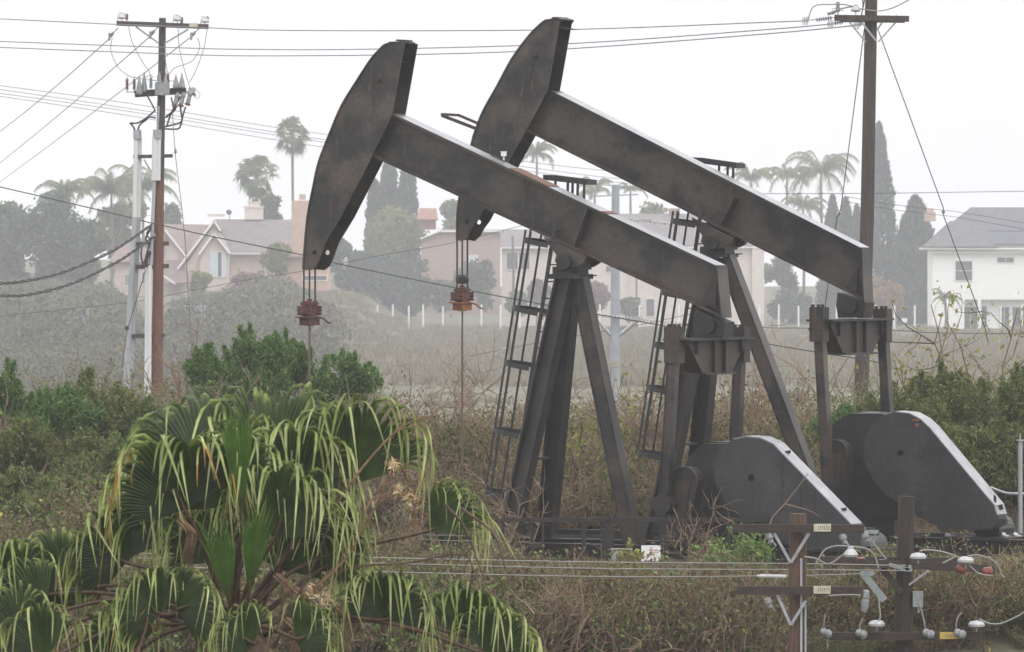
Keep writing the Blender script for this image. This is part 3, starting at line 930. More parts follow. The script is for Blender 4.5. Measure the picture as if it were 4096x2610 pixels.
xs = np.concatenate([np.linspace(-175, -45, 12), np.linspace(-40, 40, 81), np.linspace(45, 175, 12)])
ys = np.concatenate([np.linspace(-15, 80, 30), np.linspace(82, 130, 49), np.linspace(134, 960, 130), np.linspace(970, 1170, 14)])
XX, YY = np.meshgrid(xs, ys)
V = np.stack([XX, YY, gz(XX, YY)], -1).reshape(-1, 3)
nx = len(xs)
i = np.arange(len(ys) - 1)[:, None] * nx; j = np.arange(nx - 1)[None, :]
q = np.stack([i + j, i + j + 1, i + nx + j + 1, i + nx + j], -1).reshape(-1, 4)
mb = MB(); mb.raw(V, q)
m, nt, b = nodes("earth_and_grass")
n1 = noise(nt, .12, 9, .72); r1 = ramp(nt, [(.38, (.10, .085, .06)), (.52, (.13, .13, .075)), (.66, (.23, .185, .14))])
nt.links.new(n1.outputs["Fac"], r1.inputs[0])
n2 = noise(nt, 5, 6, .75); r2 = ramp(nt, [(.3, (.55, .55, .55)), (.7, (1.35, 1.35, 1.3))])
nt.links.new(n2.outputs["Fac"], r2.inputs[0])
mx = nt.nodes.new("ShaderNodeMixRGB"); mx.blend_type = 'MULTIPLY'; mx.inputs[0].default_value = 1
nt.links.new(r1.outputs[0], mx.inputs[1]); nt.links.new(r2.outputs[0], mx.inputs[2])
nt.links.new(mx.outputs[0], b.inputs["Base Color"]); b.inputs["Roughness"].default_value = .95
bump(nt, b, n2.outputs["Fac"], .8, .1)
structure('ground', mb, m, smooth=True)

# ------------------------------------------------------------------ plants: prototypes as quad arrays
def rvec(g, n):
    v = g.normal(size=(n, 3))
    return v / np.linalg.norm(v, axis=1)[:, None]


def leaves(mb, g, pos, size, var, aspect=2.2, dirn=None, spread=1.0):
    """leaf quads at pos; dirn = mean direction"""
    n = len(pos)
    d = rvec(g, n) * spread
    if dirn is not None:
        d = d + dirn
    d /= np.linalg.norm(d, axis=1)[:, None]
    s = np.cross(d, rvec(g, n)); s /= np.linalg.norm(s, axis=1)[:, None] + 1e-9
    sz_ = size * g.uniform(.6, 1.35, n)[:, None]
    mb.quads(np.asarray(pos), d * sz_, s * sz_ / aspect * 1.8, var)


def branch(g, p, d, L, r, steps, wig, up):
    pts = [np.array(p, float)]
    d = np.array(d, float) / np.linalg.norm(d)
    for _ in range(steps):
        d = d + g.normal(size=3) * wig + np.array((0, 0, up))
        d /= np.linalg.norm(d)
        pts.append(pts[-1] + d * L / steps)
    return np.array(pts), np.linspace(r, r * .35, steps + 1)


def make_scrub(seed, h=1.0, rad=.9, stems=9, twigs=7, nleaf=1400, leaf=.035, green=.25, twigvar=(.0, .2), sub=2):
    """unit bush, about h tall: woody stems, side twigs and small leaves. returns twig builder, leaf builder"""
    g = np.random.default_rng(seed)
    tw, lf = MB(), MB()
    ends = []
    for i in range(stems):
        a = g.uniform(0, 2 * math.pi)
        o = np.array((math.cos(a), math.sin(a), 0)) * g.uniform(0, rad * .35)
        rh = rad / h
        d = np.array((math.cos(a) * g.uniform(.1, .9) * rh, math.sin(a) * g.uniform(.1, .9) * rh, 1.0))
        L = h * g.uniform(.7, 1.15)
        pts, rr = branch(g, o, d, L, .016 * h ** .5, 6, .22, .05)
        tw.tube(pts, rr, 3, var=g.uniform(*twigvar), cap=False)
        for k in range(twigs):
            t = g.uniform(.25, 1)
            q = pts[int(t * 6) if t < 1 else 6]
            d2 = rvec(g, 1)[0] + np.array((0, 0, .5))
            p2, r2 = branch(g, q, d2, L * g.uniform(.25, .5), .009 * h ** .5, 4, .3, .08)
            tw.tube(p2, r2, 3, var=g.uniform(*twigvar), cap=False)
            ends.append(p2)
            for _ in range(sub):
                q3 = p2[g.integers(1, 5)]
                p3, r3 = branch(g, q3, rvec(g, 1)[0] + np.array((0, 0, .4)), L * g.uniform(.12, .3), .006 * h ** .5, 3, .3, .05)
                tw.tube(p3, r3, 3, var=g.uniform(*twigvar), cap=False)
                ends.append(p3)
    if nleaf:
        E = np.concatenate(ends)
        pos = E[g.integers(0, len(E), nleaf)] + g.normal(size=(nleaf, 3)) * .05 * h
        pos[:, 2] = np.abs(pos[:, 2])
        var = np.where(g.random(nleaf) < green, g.uniform(.58, .92, nleaf), g.uniform(.25, .5, nleaf))
        var = np.where(g.random(nleaf) < .02, 1.0, var)
        leaves(lf, g, pos, leaf, var, 2.0)
    return tw, lf


def make_plume_bush(seed, h=1.0, rad=.8, shoots=110, per=60, leaf=.035, lobes=5, tip=.55, upw=1.6, sl=.34, spr=.09):
    """dense upright-plumed bush h tall and rad wide: leafy shoots over several lobes near the top of bare stems"""
    g = np.random.default_rng(seed)
    tw, lf = MB(), MB()
    top = min(h * .8, rad * 2.1)
    cen = []
    for i in range(lobes):
        a = g.uniform(0, 6.28); q = g.uniform(.1, .8) ** .7
        hz_ = h - sl * .8 - top * (.08 + .8 * q * g.uniform(.25, 1.15))
        cen.append(np.array((math.cos(a) * q * rad, math.sin(a) * q * rad, max(.2, hz_))))
    cen[0] = np.array((g.uniform(-.2, .2) * rad, 0, h - sl * .8 - top * .08))
    for c in cen:
        o = np.array((c[0] * .2, c[1] * .2, 0))
        pts, rr = branch(g, o, c - o, np.linalg.norm(c - o), .03, 5, .1, .03)
        tw.tube(pts, rr, 4, var=.1, cap=False)
    for i in range(shoots):
        c = cen[g.integers(0, lobes)]
        d = rvec(g, 1)[0]; d[2] = abs(d[2]) * 1.0 - .35
        rl = rad * g.uniform(.22, .42)
        p0 = c + d * rl * np.array((1, 1, .8))
        dd = d * .6 + np.array((0, 0, upw * g.uniform(.4, 1.0))) + g.normal(size=3) * .2
        L = sl * g.uniform(.6, 1.25)
        pts, rr = branch(g, c + (p0 - c) * .1, p0 - c, np.linalg.norm(p0 - c) * .9, .008, 3, .15, .05)
        tw.tube(pts, rr, 3, var=.05, cap=False)
        sp, _ = branch(g, p0, dd, L, .005, 5, .12, .08)
        t = g.uniform(0, 1, per) ** .8
        k = np.minimum((t * 5).astype(int), 4); f = (t * 5 - k)[:, None]
        pos = sp[k] * (1 - f) + sp[k + 1] * f + g.normal(size=(per, 3)) * spr * (1.15 - t[:, None])
        dn = dd / np.linalg.norm(dd)
        var = np.clip(.12 + .5 * g.random(per) + tip * t * .55 * g.random(per) + .14 * (g.random() - .4), 0, 1)
        leaves(lf, g, pos, leaf, var, 3.0, np.tile(dn * .9, (per, 1)))
    return tw, lf


def merge(mb, src, loc, s, rz, sz_=None):
    V, Fs, A = src
    c, sn = math.cos(rz), math.sin(rz)
    W = np.empty_like(V)
    W[:, 0] = (V[:, 0] * c - V[:, 1] * sn) * s + loc[0]
    W[:, 1] = (V[:, 0] * sn + V[:, 1] * c) * s + loc[1]
    W[:, 2] = V[:, 2] * (sz_ or s) + loc[2]
    base = mb.n
    mb.v.append(W); mb.a.append(A)
    for f in Fs: mb.f.append(f + base)
    mb.n += len(W)


def proto(tw, lf):
    m_ = MB()
    for b_ in (tw, lf):
        if b_ is None or not b_.v: continue
        V, Fs, A = b_.arrays(); base = m_.n
        m_.v.append(V); m_.a.append(A)
        for f in Fs: m_.f.append(f + base)
        m_.n += len(V)
    V, Fs, A = m_.arrays()
    qs = {}
    for f in Fs: qs.setdefault(f.shape[1], []).append(f)
    return V, [np.concatenate(x) for x in qs.values()], A


SC = [proto(*make_scrub(100 + k, 1.0, .9, 9, 7, nl, .030, gr, (.02, .19))) for k, (gr, nl) in enumerate(((.06, 600), (.15, 900), (.3, 1000), (.08, 450), (.5, 1100), (.04, 700)))]
BARE = [proto(*make_scrub(150 + k, 1.0, .8, 7, 6, 60, .03, .3, (.11, .18), 2)) for k in range(3)]
GRN = [proto(*make_scrub(170 + k, 1.0, .9, 9, 7, 1700, .030, .82)) for k in range(3)]
LOW = [proto(*make_scrub(190 + k, 1.0, 1.1, 16, 6, 1500, .027, gr, (.0, .17), 1)) for k, gr in enumerate((.35, .55, .75, .2))]

# undergrowth: an unbroken tangle of scrub, as one mass
g = np.random.default_rng(5)
mb = MB()


def top_line(u):
    """height in the photo of the scrub's upper edge"""
    return np.interp(u, [-200, 0, 80, 200, 330, 430, 700, 900, 1000, 1200, 1330, 1500, 1700, 1850, 1950, 2100, 2300, 2600],
                     [900, 905, 915, 905, 900, 925, 930, 925, 925, 935, 930, 925, 915, 900, 900, 900, 880, 880])


for k in range(330):
    Yd = g.uniform(107.5, 124)
    u = g.uniform(-150, 2560)
    x = sx(u, Yd); z = float(gz(x, Yd)) - .05
    vt = top_line(u) + abs(g.normal()) * 45 + (124 - Yd) * 4.5
    h = sz(vt, Yd) - z
    if h < .4: continue
    r = g.random()
    if u > 1990: h *= .6
    gl = 1 if (u < 420 or u > 1880) else 0
    src = (GRN if r < .14 + .25 * gl + .25 * (math.sin(u * .013 + Yd) > .5) else BARE if r > .78 else SC)
    merge(mb, src[g.integers(0, len(src))], (x, Yd, z), max(.95, h * .85), g.uniform(0, 6.28), h * .95)
# left bank nearer the camera
for k in range(80):
    Yd = g.uniform(92, 107)
    u = g.uniform(-120, 420 - (Yd < 97) * 120)
    x = sx(u, Yd); z = float(gz(x, Yd)) - .05
    h = min(g.uniform(1.0, 2.0), sz(1120 + abs(g.normal()) * 70, Yd) - z)
    if h < .4: continue
    src = SC if g.random() < .5 else GRN
    merge(mb, src[g.integers(0, len(src))], (x, Yd, z), h * .95, g.uniform(0, 6.28), h)
# behind and between the machines
for k in range(46):
    Yd = g.uniform(105.2, 108)
    u = g.uniform(420, 2300)
    x = sx(u, Yd); z = float(gz(x, Yd)) - .05
    h = g.uniform(.8, 1.7)
    src = SC if g.random() < .6 else BARE
    merge(mb, src[g.integers(0, len(src))], (x, Yd, z), h, g.uniform(0, 6.28), h)
structure('undergrowth', mb, MT['scrub'], 'stuff', "tangle of dry brown scrub with green patches behind the pumpjacks")

mb = MB()
for k in range(560):
    u = g.uniform(-120, 2560)
    Yd = g.uniform(86.3 if u < 1800 else 88.4, 96.8)
    x = sx(u, Yd); z = float(gz(x, Yd)) - .05
    lim = 1318 + abs(g.normal()) * 55
    if u < 1180: lim -= 60
    if u > 2080: lim -= 25
    h = min(1.5, sz(lim, Yd) - z)
    if Yd < 89.6 and u >= 1800: h = min(h, .42)
    if h < .22: continue
    pn = math.sin(u * .011 + Yd * .9) + math.sin(u * .023 + 1.3 - Yd * .4) + (.5 if lim < 1345 else -.3)
    src = (LOW[1:3] + GRN[:1] if pn > .35 else LOW[::3] + LOW[:1]) if g.random() < .85 else (BARE if g.random() < .7 else GRN)
    merge(mb, src[g.integers(0, len(src))], (x, Yd, z), max(.55, h * .9), g.uniform(0, 6.28), h)
structure('ground_scrub', mb, MT['scrub'], 'stuff', "low brown and green scrub on the bank in front of the pumpjacks")

# hazy hillside scrub far left and below the fence
FARB = []
for k in range(3):
    gg = np.random.default_rng(230 + k)
    b_ = MB()
    n = 1500
    d = rvec(gg, n); d[:, 2] = np.abs(d[:, 2])
    pos = d * (gg.uniform(.35, 1.0, n) * (1 + .3 * np.sin(d[:, 0] * 5 + k) * np.sin(d[:, 1] * 6 + d[:, 2] * 4)))[:, None] * np.array((1.0, 1.0, .9))
    leaves(b_, gg, pos, .062, np.clip(gg.uniform(.0, 1, n), 0, 1), 1.6)
    FARB.append(proto(None, b_))
mb = MB()
for k in range(560):
    Yd = g.uniform(400, 790)
    u = g.uniform(-150, 760 if Yd > 570 else 700)
    x = sx(u, Yd); z = float(gz(x, Yd)) - .1
    vlim = np.interp(u, [-150, 250, 340, 420, 560, 640, 700, 750, 790, 900, 1000], [640, 660, 745, 700, 660, 640, 660, 700, 800, 845, 870])
    vlim = max(vlim, np.interp(Yd, [400, 570, 630], [885, 770, 600]))
    h = min(g.uniform(2.7, 6.0), sz(vlim + g.uniform(0, 30), Yd) - z)
    if h < .5: continue
    merge(mb, FARB[g.integers(0, 3)], (x, Yd, z), max(2.1, h * .85), g.uniform(0, 6.28), h)
structure('hillside_scrub', mb, plant("hill_scrub_leaf", [(0, (.11, .105, .075)), (.5, (.135, .14, .09)), (1, (.175, .165, .115))], .8, .15), 'stuff',
          "misty grey green scrub covering the slope under the pink house")

WEED = []
for k in range(3):
    gg = np.random.default_rng(330 + k)
    b_ = MB(); n = 260
    pos = gg.normal(size=(n, 3)) * np.array((.5, .5, 0)) + np.array((0, 0, .3))
    leaves(b_, gg, pos, .3, gg.uniform(0, 1, n), 14, np.tile((0, 0, 1.0), (n, 1)), .45)
    WEED.append(proto(None, b_))
mb = MB()
for k in range(1500):
    Yd = 470 * (870 / 470.0) ** g.random()
    u = g.uniform(640, 2480)
    x = sx(u, Yd); z = float(gz(x, Yd)) - .1
    merge(mb, WEED[g.integers(0, 3)], (x, Yd, z), g.uniform(1.0, 3.0), g.uniform(0, 6.28), g.uniform(.6, 1.8))
for k in range(260):
    Yd = g.uniform(150, 460)
    u = g.uniform(500, 2480)
    x = sx(u, Yd); z = float(gz(x, Yd)) - .1
    merge(mb, WEED[g.integers(0, 3)], (x, Yd, z), g.uniform(.6, 1.5), g.uniform(0, 6.28), g.uniform(.5, 1.2))
structure('bank_weeds', mb, plant("bank_weed_leaf", [(0, (.16, .13, .09)), (.5, (.21, .20, .12)), (1, (.34, .28, .21))], .8, .15), 'stuff', "low pale weeds on the bank below the white fence posts")
# ------------------------------------------------------------------ single shrubs
def shrub(name, label, cat, u, vtop, Yd, hw, mat_, kind, seed, group=None, zoff=-.05, green=.8, base=None):
    x = sx(u, Yd); z = float(gz(x, Yd)) + zoff if base is None else base
    h = sz(vtop, Yd) - z; r = hw * K * Yd
    t = thing(name, label, cat, (x, Yd, z), 0, group)
    if kind == 'plume':
        tw, lf = make_plume_bush(seed, h, r, int(36 * r / .6), 330, .046, 9, upw=2.4, sl=.62, spr=.10)
    elif kind == 'dense':
        tw, lf = make_plume_bush(seed, h, r, int(85 * r / .6), 200, .044, 13, .5, 1.3, .36, .10)
    elif kind == 'bare':
        tw, lf = make_scrub(seed, h, r, 6, 7, 0, .03, .3, (.12, .2), 2)
    elif kind == 'stick':
        tw, lf = make_scrub(seed, h, r * .5, 2, 1, 0, .03, .3, (.12, .2), 0)
    elif kind == 'leafy':
        tw, lf = make_scrub(seed, h, r, 5, 5, 420, .06, green, (.0, .16), 1)
    else:
        tw, lf = make_scrub(seed, h, r, 14, 9, 3600, .034, green, (.05, .18), 2)
    add('stems', tw, MT['scrub'], t, True)
    if lf.v:
        add('foliage', lf, MT[mat_], t, True)
    return t


shrub('coyote_bush', "round bright green bush just right of the brown pole foot", 'bush', 492, 820, 116, 62, 'coyote', 'dense', 1)
shrub('coyote_bush', "tall feathery green bush with upright plumes, right of the round bush", 'bush', 590, 782, 118, 70, 'coyote', 'plume', 2)
shrub('coyote_bush', "green plumed bush behind the left rod of the nearer pumpjack", 'bush', 690, 790, 119, 75, 'coyote', 'plume', 3)
shrub('coyote_bush', "dense green bush right of the nearer pumpjack's rod", 'bush', 812, 832, 116, 68, 'coyote', 'dense', 4)
shrub('coyote_bush', "dull green bush on the slope at the left, below the twisted cables", 'bush', 150, 905, 106, 100, 'coyote', 'dense', 5)
shrub('coyote_bush', "dull green bush left of the leaning fan palm frond", 'bush', 310, 925, 106, 95, 'olive', 'dense', 6)
shrub('coyote_bush', "small dark green bush cut by the left edge of the picture", 'bush', 12, 865, 112, 48, 'coyote', 'plume', 7)
shrub('leafy_bush', "yellowish scrub bush in front of the grey conduits", 'bush', 240, 868, 113, 110, 'olive', 'mixed', 8, green=.6)
shrub('leafy_bush', "olive green bush low on the left edge above the palm", 'bush', 75, 1090, 98, 100, 'olive', 'dense', 9)
shrub('leafy_bush', "olive green bush at the left edge, lowest of all", 'bush', 30, 1180, 95, 95, 'olive', 'dense', 10)
shrub('leafy_bush', "wide yellow green bush behind the right belt guard", 'bush', 2130, 895, 110, 120, 'olive', 'dense', 11)
shrub('leafy_bush', "wide yellow green bush cut by the right edge of the picture", 'bush', 2385, 868, 110, 130, 'olive', 'plume', 12)
shrub('leafy_bush', "bright green bush between the right pitman arms", 'bush', 2030, 925, 115, 75, 'coyote', 'mixed', 13, green=.9)
shrub('leafy_bush', "dark green bush right of the belt guard near the grey post", 'bush', 2330, 985, 107, 120, 'olive', 'dense', 14)
shrub('castor_plant', "tall thin plant with sparse yellow green leaves, by the right house door", 'plant', 2230, 745, 118, 130, 'tree_yellow', 'leafy', 15)
shrub('castor_plant', "sparse yellow leaved plant leaning out at the right edge", 'plant', 2370, 715, 117, 90, 'tree_yellow', 'leafy', 16)
shrub('castor_plant', "sprouting plant with fresh green leaves between the nearer pumpjack legs", 'plant', 1345, 935, 108, 50, 'tree_yellow', 'leafy', 17)
shrub('castor_plant', "thin leafy sapling right of the nearer pumpjack's rear leg", 'plant', 1470, 850, 114, 60, 'tree_yellow', 'leafy', 18)
shrub('bare_bush', "bare pale branched bush under the nearer pumpjack", 'bush', 1345, 1060, 105.5, 75, 'olive', 'bare', 19)
shrub('bare_bush', "bare forked bush at the nearer ladder foot", 'bush', 1190, 1140, 98.6, 60, 'olive', 'bare', 20)
shrub('bare_bush', "bare twiggy bush behind the farther pumpjack's rod", 'bush', 1075, 850, 116, 85, 'olive', 'bare', 21)
shrub('bare_bush', "bare reddish twigs between round bush and brown pole", 'bush', 430, 800, 117, 42, 'olive', 'bare', 22)
shrub('bare_bush', "tall bare twigs right of the farther pumpjack's rod", 'bush', 1150, 880, 113, 60, 'olive', 'bare', 23)
shrub('bare_bush', "two bare stems in front of the nearer belt guard", 'bush', 1800, 1065, 96.5, 35, 'olive', 'stick', 24)
shrub('bare_bush', "pale bare branches beside the white sign", 'bush', 1640, 1180, 97, 55, 'olive', 'bare', 25)
shrub('bare_bush', "bare scrub behind the farther pumpjack's rear leg", 'bush', 1850, 880, 114, 70, 'olive', 'bare', 26)
shrub('leafy_bush', "fresh green shrub left of the near crossarm", 'bush', 1690, 1290, 94, 60, 'coyote', 'mixed', 27, green=.95)
shrub('leafy_bush', "fresh green shrub just right of the white sign", 'bush', 1760, 1270, 95.5, 55, 'coyote', 'mixed', 28, green=.95)
shrub('leafy_bush', "yellowish shrub just left of the white sign", 'bush', 1465, 1290, 95.5, 45, 'tree_yellow', 'leafy', 29)
shrub('leafy_bush', "olive green bush between the two wide right hand bushes", 'bush', 2260, 905, 111, 115, 'olive', 'plume', 30)
shrub('leafy_bush', "darker bush at the right edge, just left of the grey post", 'bush', 2420, 990, 106.5, 100, 'olive', 'dense', 31)
shrub('leafy_bush', "rusty brown green bush left of the palm's tallest frond", 'bush', 225, 1010, 104, 95, 'olive', 'dense', 32)
shrub('leafy_bush', "dull bush low behind the nearer pumpjack's rod", 'bush', 760, 940, 112, 110, 'coyote', 'mixed', 33, green=.85)
shrub('leafy_bush', "yellowish green bush below the round bush by the brown pole", 'bush', 460, 920, 111, 100, 'olive', 'mixed', 34, green=.8)
shrub('leafy_bush', "tall olive bush behind the right belt guard's top", 'bush', 2195, 862, 114, 95, 'olive', 'plume', 35)
shrub('leafy_bush', "tall olive bush filling the right edge above the grey post", 'bush', 2310, 872, 113, 110, 'olive', 'mixed', 36)
shrub('leafy_bush', "olive bush low behind the right belt guard's sloping edge", 'bush', 2250, 1000, 107.4, 100, 'olive', 'dense', 37)
shrub('leafy_bush', "fresh green bush just right of the farther rear leg", 'bush', 1975, 955, 112, 70, 'coyote', 'dense', 38)
shrub('coyote_bush', "plumed green bush filling the middle of the plumed group", 'bush', 645, 800, 117, 70, 'coyote', 'plume', 39)
shrub('leafy_bush', "olive bush at the left edge above the lowest bushes", 'bush', 60, 985, 103, 100, 'olive', 'dense', 40)
shrub('coyote_bush', "green bush between the dull slope bushes and the brown pole", 'bush', 395, 955, 109, 75, 'coyote', 'dense', 41)
shrub('leafy_bush', "olive bush behind the palm's left frond", 'bush', 130, 1120, 97, 85, 'olive', 'dense', 42)
for i_, (u_, v_, y_, lab_) in enumerate(((1010, 870, 113, "bare tangled twigs left of the farther pumpjack's rod"), (1290, 900, 111, "bare tangled twigs just behind the nearer front legs"), (1420, 885, 113, "bare tangled twigs between the nearer post's legs"),
                                        (1540, 870, 112, "bare tangled twigs left of the farther ladder"), (1690, 860, 113, "bare tangled twigs between the nearer pitman arms"), (1960, 850, 114, "bare tangled twigs left of the farther near pitman arm"), (920, 905, 112, "bare tangled twigs above the palm's right fan"), (560, 880, 115, "bare tangled twigs in front of the plumed bushes"))):
    shrub('bare_bush', lab_, 'bush', u_, v_, y_, 75, 'olive', 'bare', 60 + i_, 'tall bare bushes behind the pumpjacks')
shrub('leafy_bush', "large olive bush just left of the palm's upper fan", 'bush', 240, 1050, 101, 115, 'olive', 'dense', 80)
shrub('leafy_bush', "green bush behind the upper left fan of the palm", 'bush', 360, 1010, 102, 90, 'coyote', 'dense', 81)
shrub('leafy_bush', "yellow topped tangled bush in front of the conduits' feet", 'bush', 200, 885, 110, 85, 'olive', 'plume', 82)
shrub('leafy_bush', "green bush behind the palm's tallest frond", 'bush', 560, 950, 109, 95, 'coyote', 'dense', 83)
# ------------------------------------------------------------------ background: houses, fence, trees
def wall(mb, poly, Yd, depth):
    """facade outline given in photo units at distance Yd, extruded away by depth"""
    mb.prism([P(u, v, Yd) for u, v in poly], (0, 0, 0), (0, depth, 0))


def slab(mb, pts, th=.22):
    """roof plane through four 3D points with thickness"""
    p = [np.asarray(q, float) for q in pts]
    n = np.cross(p[1] - p[0], p[-1] - p[0]); n /= np.linalg.norm(n)
    if n[2] < 0: n = -n
    mb.prism(p, (0, 0, 0), -n * th)


def window(parent, u0, u1, v0, v1, Yd, mull='h', fm='trim', gm='glass', name_='window'):
    c = P((u0 + u1) / 2, (v0 + v1) / 2, Yd - .03); w_ = (u1 - u0) * K * Yd; h_ = (v1 - v0) * K * Yd
    mb = MB(); mb.box(c, (w_, .06, h_)); wo = add(name_, mb, MT[gm], parent)
    mb = MB(); f = .11
    mb.box(c + np.array((0, -.05, h_ / 2)), (w_ + 2 * f, .10, f)); mb.box(c + np.array((0, -.06, -h_ / 2)), (w_ + 2 * f + .1, .14, f))
    for s in (-1, 1): mb.box(c + np.array((s * (w_ / 2 + f / 2 - .01), -.05, 0)), (f, .09, h_ - f - .01))
    if mull in ('h', 'x'): mb.box(c + np.array((0, -.045, 0)), (w_ - .02, .05, .09))
    if mull in ('v', 'x'): mb.box(c + np.array((0, -.047, 0)), (.09, .05, h_ - f - .02))
    add('frame', mb, MT[fm], wo)
    return wo


def at(u, v, Yd): return P(u, v, Yd)


BS = 1.9
LS = BS / 1.42
# --- pink gabled house
YH = 430.0 * BS; kh = K * YH
hx = sx(520, YH)
t = thing('house', "pink gabled house with pale blue shutters on the slope behind the left pole", 'house', (hx, YH, sz(700, YH)), 0, 'houses')
mb = MB(); wall(mb, [(425, 720), (425, 640), (503, 528), (540, 592), (540, 720)], YH - 2.0, 9); wall(mb, [(470, 720), (470, 598), (503, 552), (538, 594), (538, 720)], YH - 3.2, 1.3)
wall(mb, [(536, 720), (536, 592), (690, 592), (690, 720)], YH, 9); wall(mb, [(384, 720), (384, 552), (388, 545), (436, 602), (436, 720)], YH - 1, 8); wall(mb, [(270, 720), (270, 612), (386, 612), (386, 720)], YH + 1.5, 8)
add('wall', mb, MT['stucco_pink'], t)
mb = MB(); e0, e1 = at(528, 595, YH - 1.0), at(704, 595, YH - 1.0); r0, r1 = at(504, 516, YH + 6), at(704, 517, YH + 6)
slab(mb, [e0, e1, r1, r0]); slab(mb, [r0, r1, r1 + np.array((0, 6, -2.8)), r0 + np.array((0, 6, -2.8))])
rf = add('roof', mb, MT['roof_grey'], t)
mb = MB()
pk = at(503, 520, YH - 2.6); l = at(416, 634, YH - 2.6); r = at(519, 544, YH - 2.6)
slab(mb, [l, pk, pk + np.array((0, 9.5, 0)), l + np.array((0, 9.5, 0))]); slab(mb, [pk, r, r + np.array((0, 6, 0)), pk + np.array((0, 6, 0))])
pk = at(503, 549, YH - 3.8); l = at(466, 600, YH - 3.8); r = at(541, 597, YH - 3.8)
slab(mb, [l, pk, pk + np.array((0, 3, 0)), l + np.array((0, 3, 0))]); slab(mb, [pk, r, r + np.array((0, 3, 0)), pk + np.array((0, 3, 0))])
slab(mb, [at(383, 606, YH - 1.6), at(388, 541, YH - 1.6), at(388, 541, YH + 7), at(383, 606, YH + 7)]); slab(mb, [at(388, 541, YH - 1.6), at(437, 604, YH - 1.6), at(437, 604, YH + 7), at(388, 541, YH + 7)])
add('gable_roof', mb, MT['roof_brown'], t)
mb = MB(); slab(mb, [at(383, 585, YH - .5), at(470, 600, YH - .5), at(499, 529, YH + 7), at(386, 527, YH + 7)]); slab(mb, [at(255, 616, YH + .6), at(388, 616, YH + .6), at(388, 570, YH + 7), at(285, 572, YH + 7)])
slab(mb, [at(383, 668, YH - 4.2), at(446, 664, YH - 4.2), at(436, 612, YH - 1.1), at(383, 612, YH - 1.1)])
add('lower_roof', mb, MT['roof_brown'], t)
mb = MB()
for a, b, dy in (((503, 519), (417, 633), -2.75), ((503, 519), (518, 543), -2.75), ((503, 549), (467, 599), -3.95), ((503, 549), (541, 597), -3.95), ((388, 541), (437, 603), -1.75), ((384, 648), (412, 668), -4.3)):
    mb.bar(at(*a, YH + dy), at(*b, YH + dy), .12, .30)
mb.bar(at(534, 597, YH - 1.1), at(704, 597, YH - 1.1), .12, .2)
add('fascia', mb, MT['trim'], t)
w_ = window(t, 512, 521, 592, 652, YH - 3.2, 'n')
for a, b in ((494, 510), (523, 532)):
    mb = MB(); c = at((a + b) / 2, 622, YH - 3.3); mb.box(c, ((b - a) * kh, .08, 60 * kh)); add('shutter', mb, MT['curtain'], t)
window(t, 294, 303, 645, 672, YH + 1.5, 'v'); window(t, 334, 340, 640, 668, YH + 1.5, 'n')
mb = MB(); c = at(597, 502, YH + 6); mb.box(c, (44 * kh, 1.1, 30 * kh)); mb.box(c + np.array((0, 0, 15 * kh)), (48 * kh, 1.3, .28)); mb.box(c + np.array((0, 0, 21 * kh)), (28 * kh, .8, 8 * kh)); mb.box(c + np.array((0, 0, 26 * kh)), (31 * kh, .95, .2))
add('chimney', mb, MT['stucco_cream'], rf)
mb = MB(); q = at(538, 500, YH + 5.5); mb.lathe(q, (.25, -.8, .35), [(.03, -.18), (.22, -.13), (.36, -.03), (.42, .06), (.40, .065), (.2, -.08), (.02, -.12)], 16); mb.cyl(q + np.array((0, .15, 0)), at(540, 517, YH + 6), .05, n=6); mb.bar(q, q + np.array((.2, -.5, .15)), .03, .03)
add('satellite_dish', mb, MT['black'], rf, smooth=True)
mb = MB(); mb.box(at(508, 507, YH + 7), (40 * kh, .6, 6 * kh)); add('ridge_vent', mb, MT['stucco_cream'], rf)

t = thing('house', "tan orange house with a big plain chimney stack behind the nearer pumpjack's head", 'house', (sx(715, 812), 812, sz(690, 812)), 0, 'houses')
mb = MB(); wall(mb, [(667, 720), (667, 600), (770, 600), (770, 720)], 811, 12); add('wall', mb, MT['stucco_tan'], t)
mb = MB(); wall(mb, [(686, 610), (686, 472), (734, 472), (734, 610)], 810.5, 2); mb.box(at(711, 464, 811.5), (.9, 1.2, .8)); add('chimney', mb, MT['stucco_tan'], t)
mb = MB(); slab(mb, [at(660, 604, 810), at(775, 604, 810), at(775, 560, 819), at(660, 560, 819)]); add('roof', mb, MT['roof_brown'], t)
window(t, 712, 768, 648, 660, 811, 'v')

# --- brown house in the middle
YB = 480.0 * BS
t = thing('house', "brown house with low white edged gable between the two pumpjack heads", 'house', (sx(1080, YB), YB, sz(700, YB)), 0, 'houses')
mb = MB(); wall(mb, [(990, 740), (990, 562), (1036, 546), (1176, 546), (1176, 740)], YB, 10); add('wall', mb, MT['stucco_brown'], t)
mb = MB(); slab(mb, [at(984, 563, YB - .6), at(1036, 544, YB - .6), at(1036, 544, YB + 10), at(984, 563, YB + 10)]); slab(mb, [at(1036, 544, YB - .6), at(1185, 544, YB - .6), at(1185, 540, YB + 10), at(1036, 540, YB + 10)]); add('roof', mb, MT['roof_brown'], t)
mb = MB(); mb.bar(at(988, 562, YB - .75), at(1036, 543, YB - .75), .1, .22); mb.bar(at(1036, 544, YB - .75), at(1180, 544, YB - .75), .1, .3); add('fascia', mb, MT['trim'], t)
window(t, 1104, 1122, 601, 627, YB, 'v', gm='curtain')
mb = MB(); wall(mb, [(985, 540), (985, 514), (1024, 514), (1024, 540)], YB + 12, 5); slab(mb, [at(980, 516, YB + 11), at(1030, 516, YB + 11), at(1026, 490, YB + 15), at(986, 490, YB + 15)]); add('upper_roof', mb, MT['roof_terra'], t)

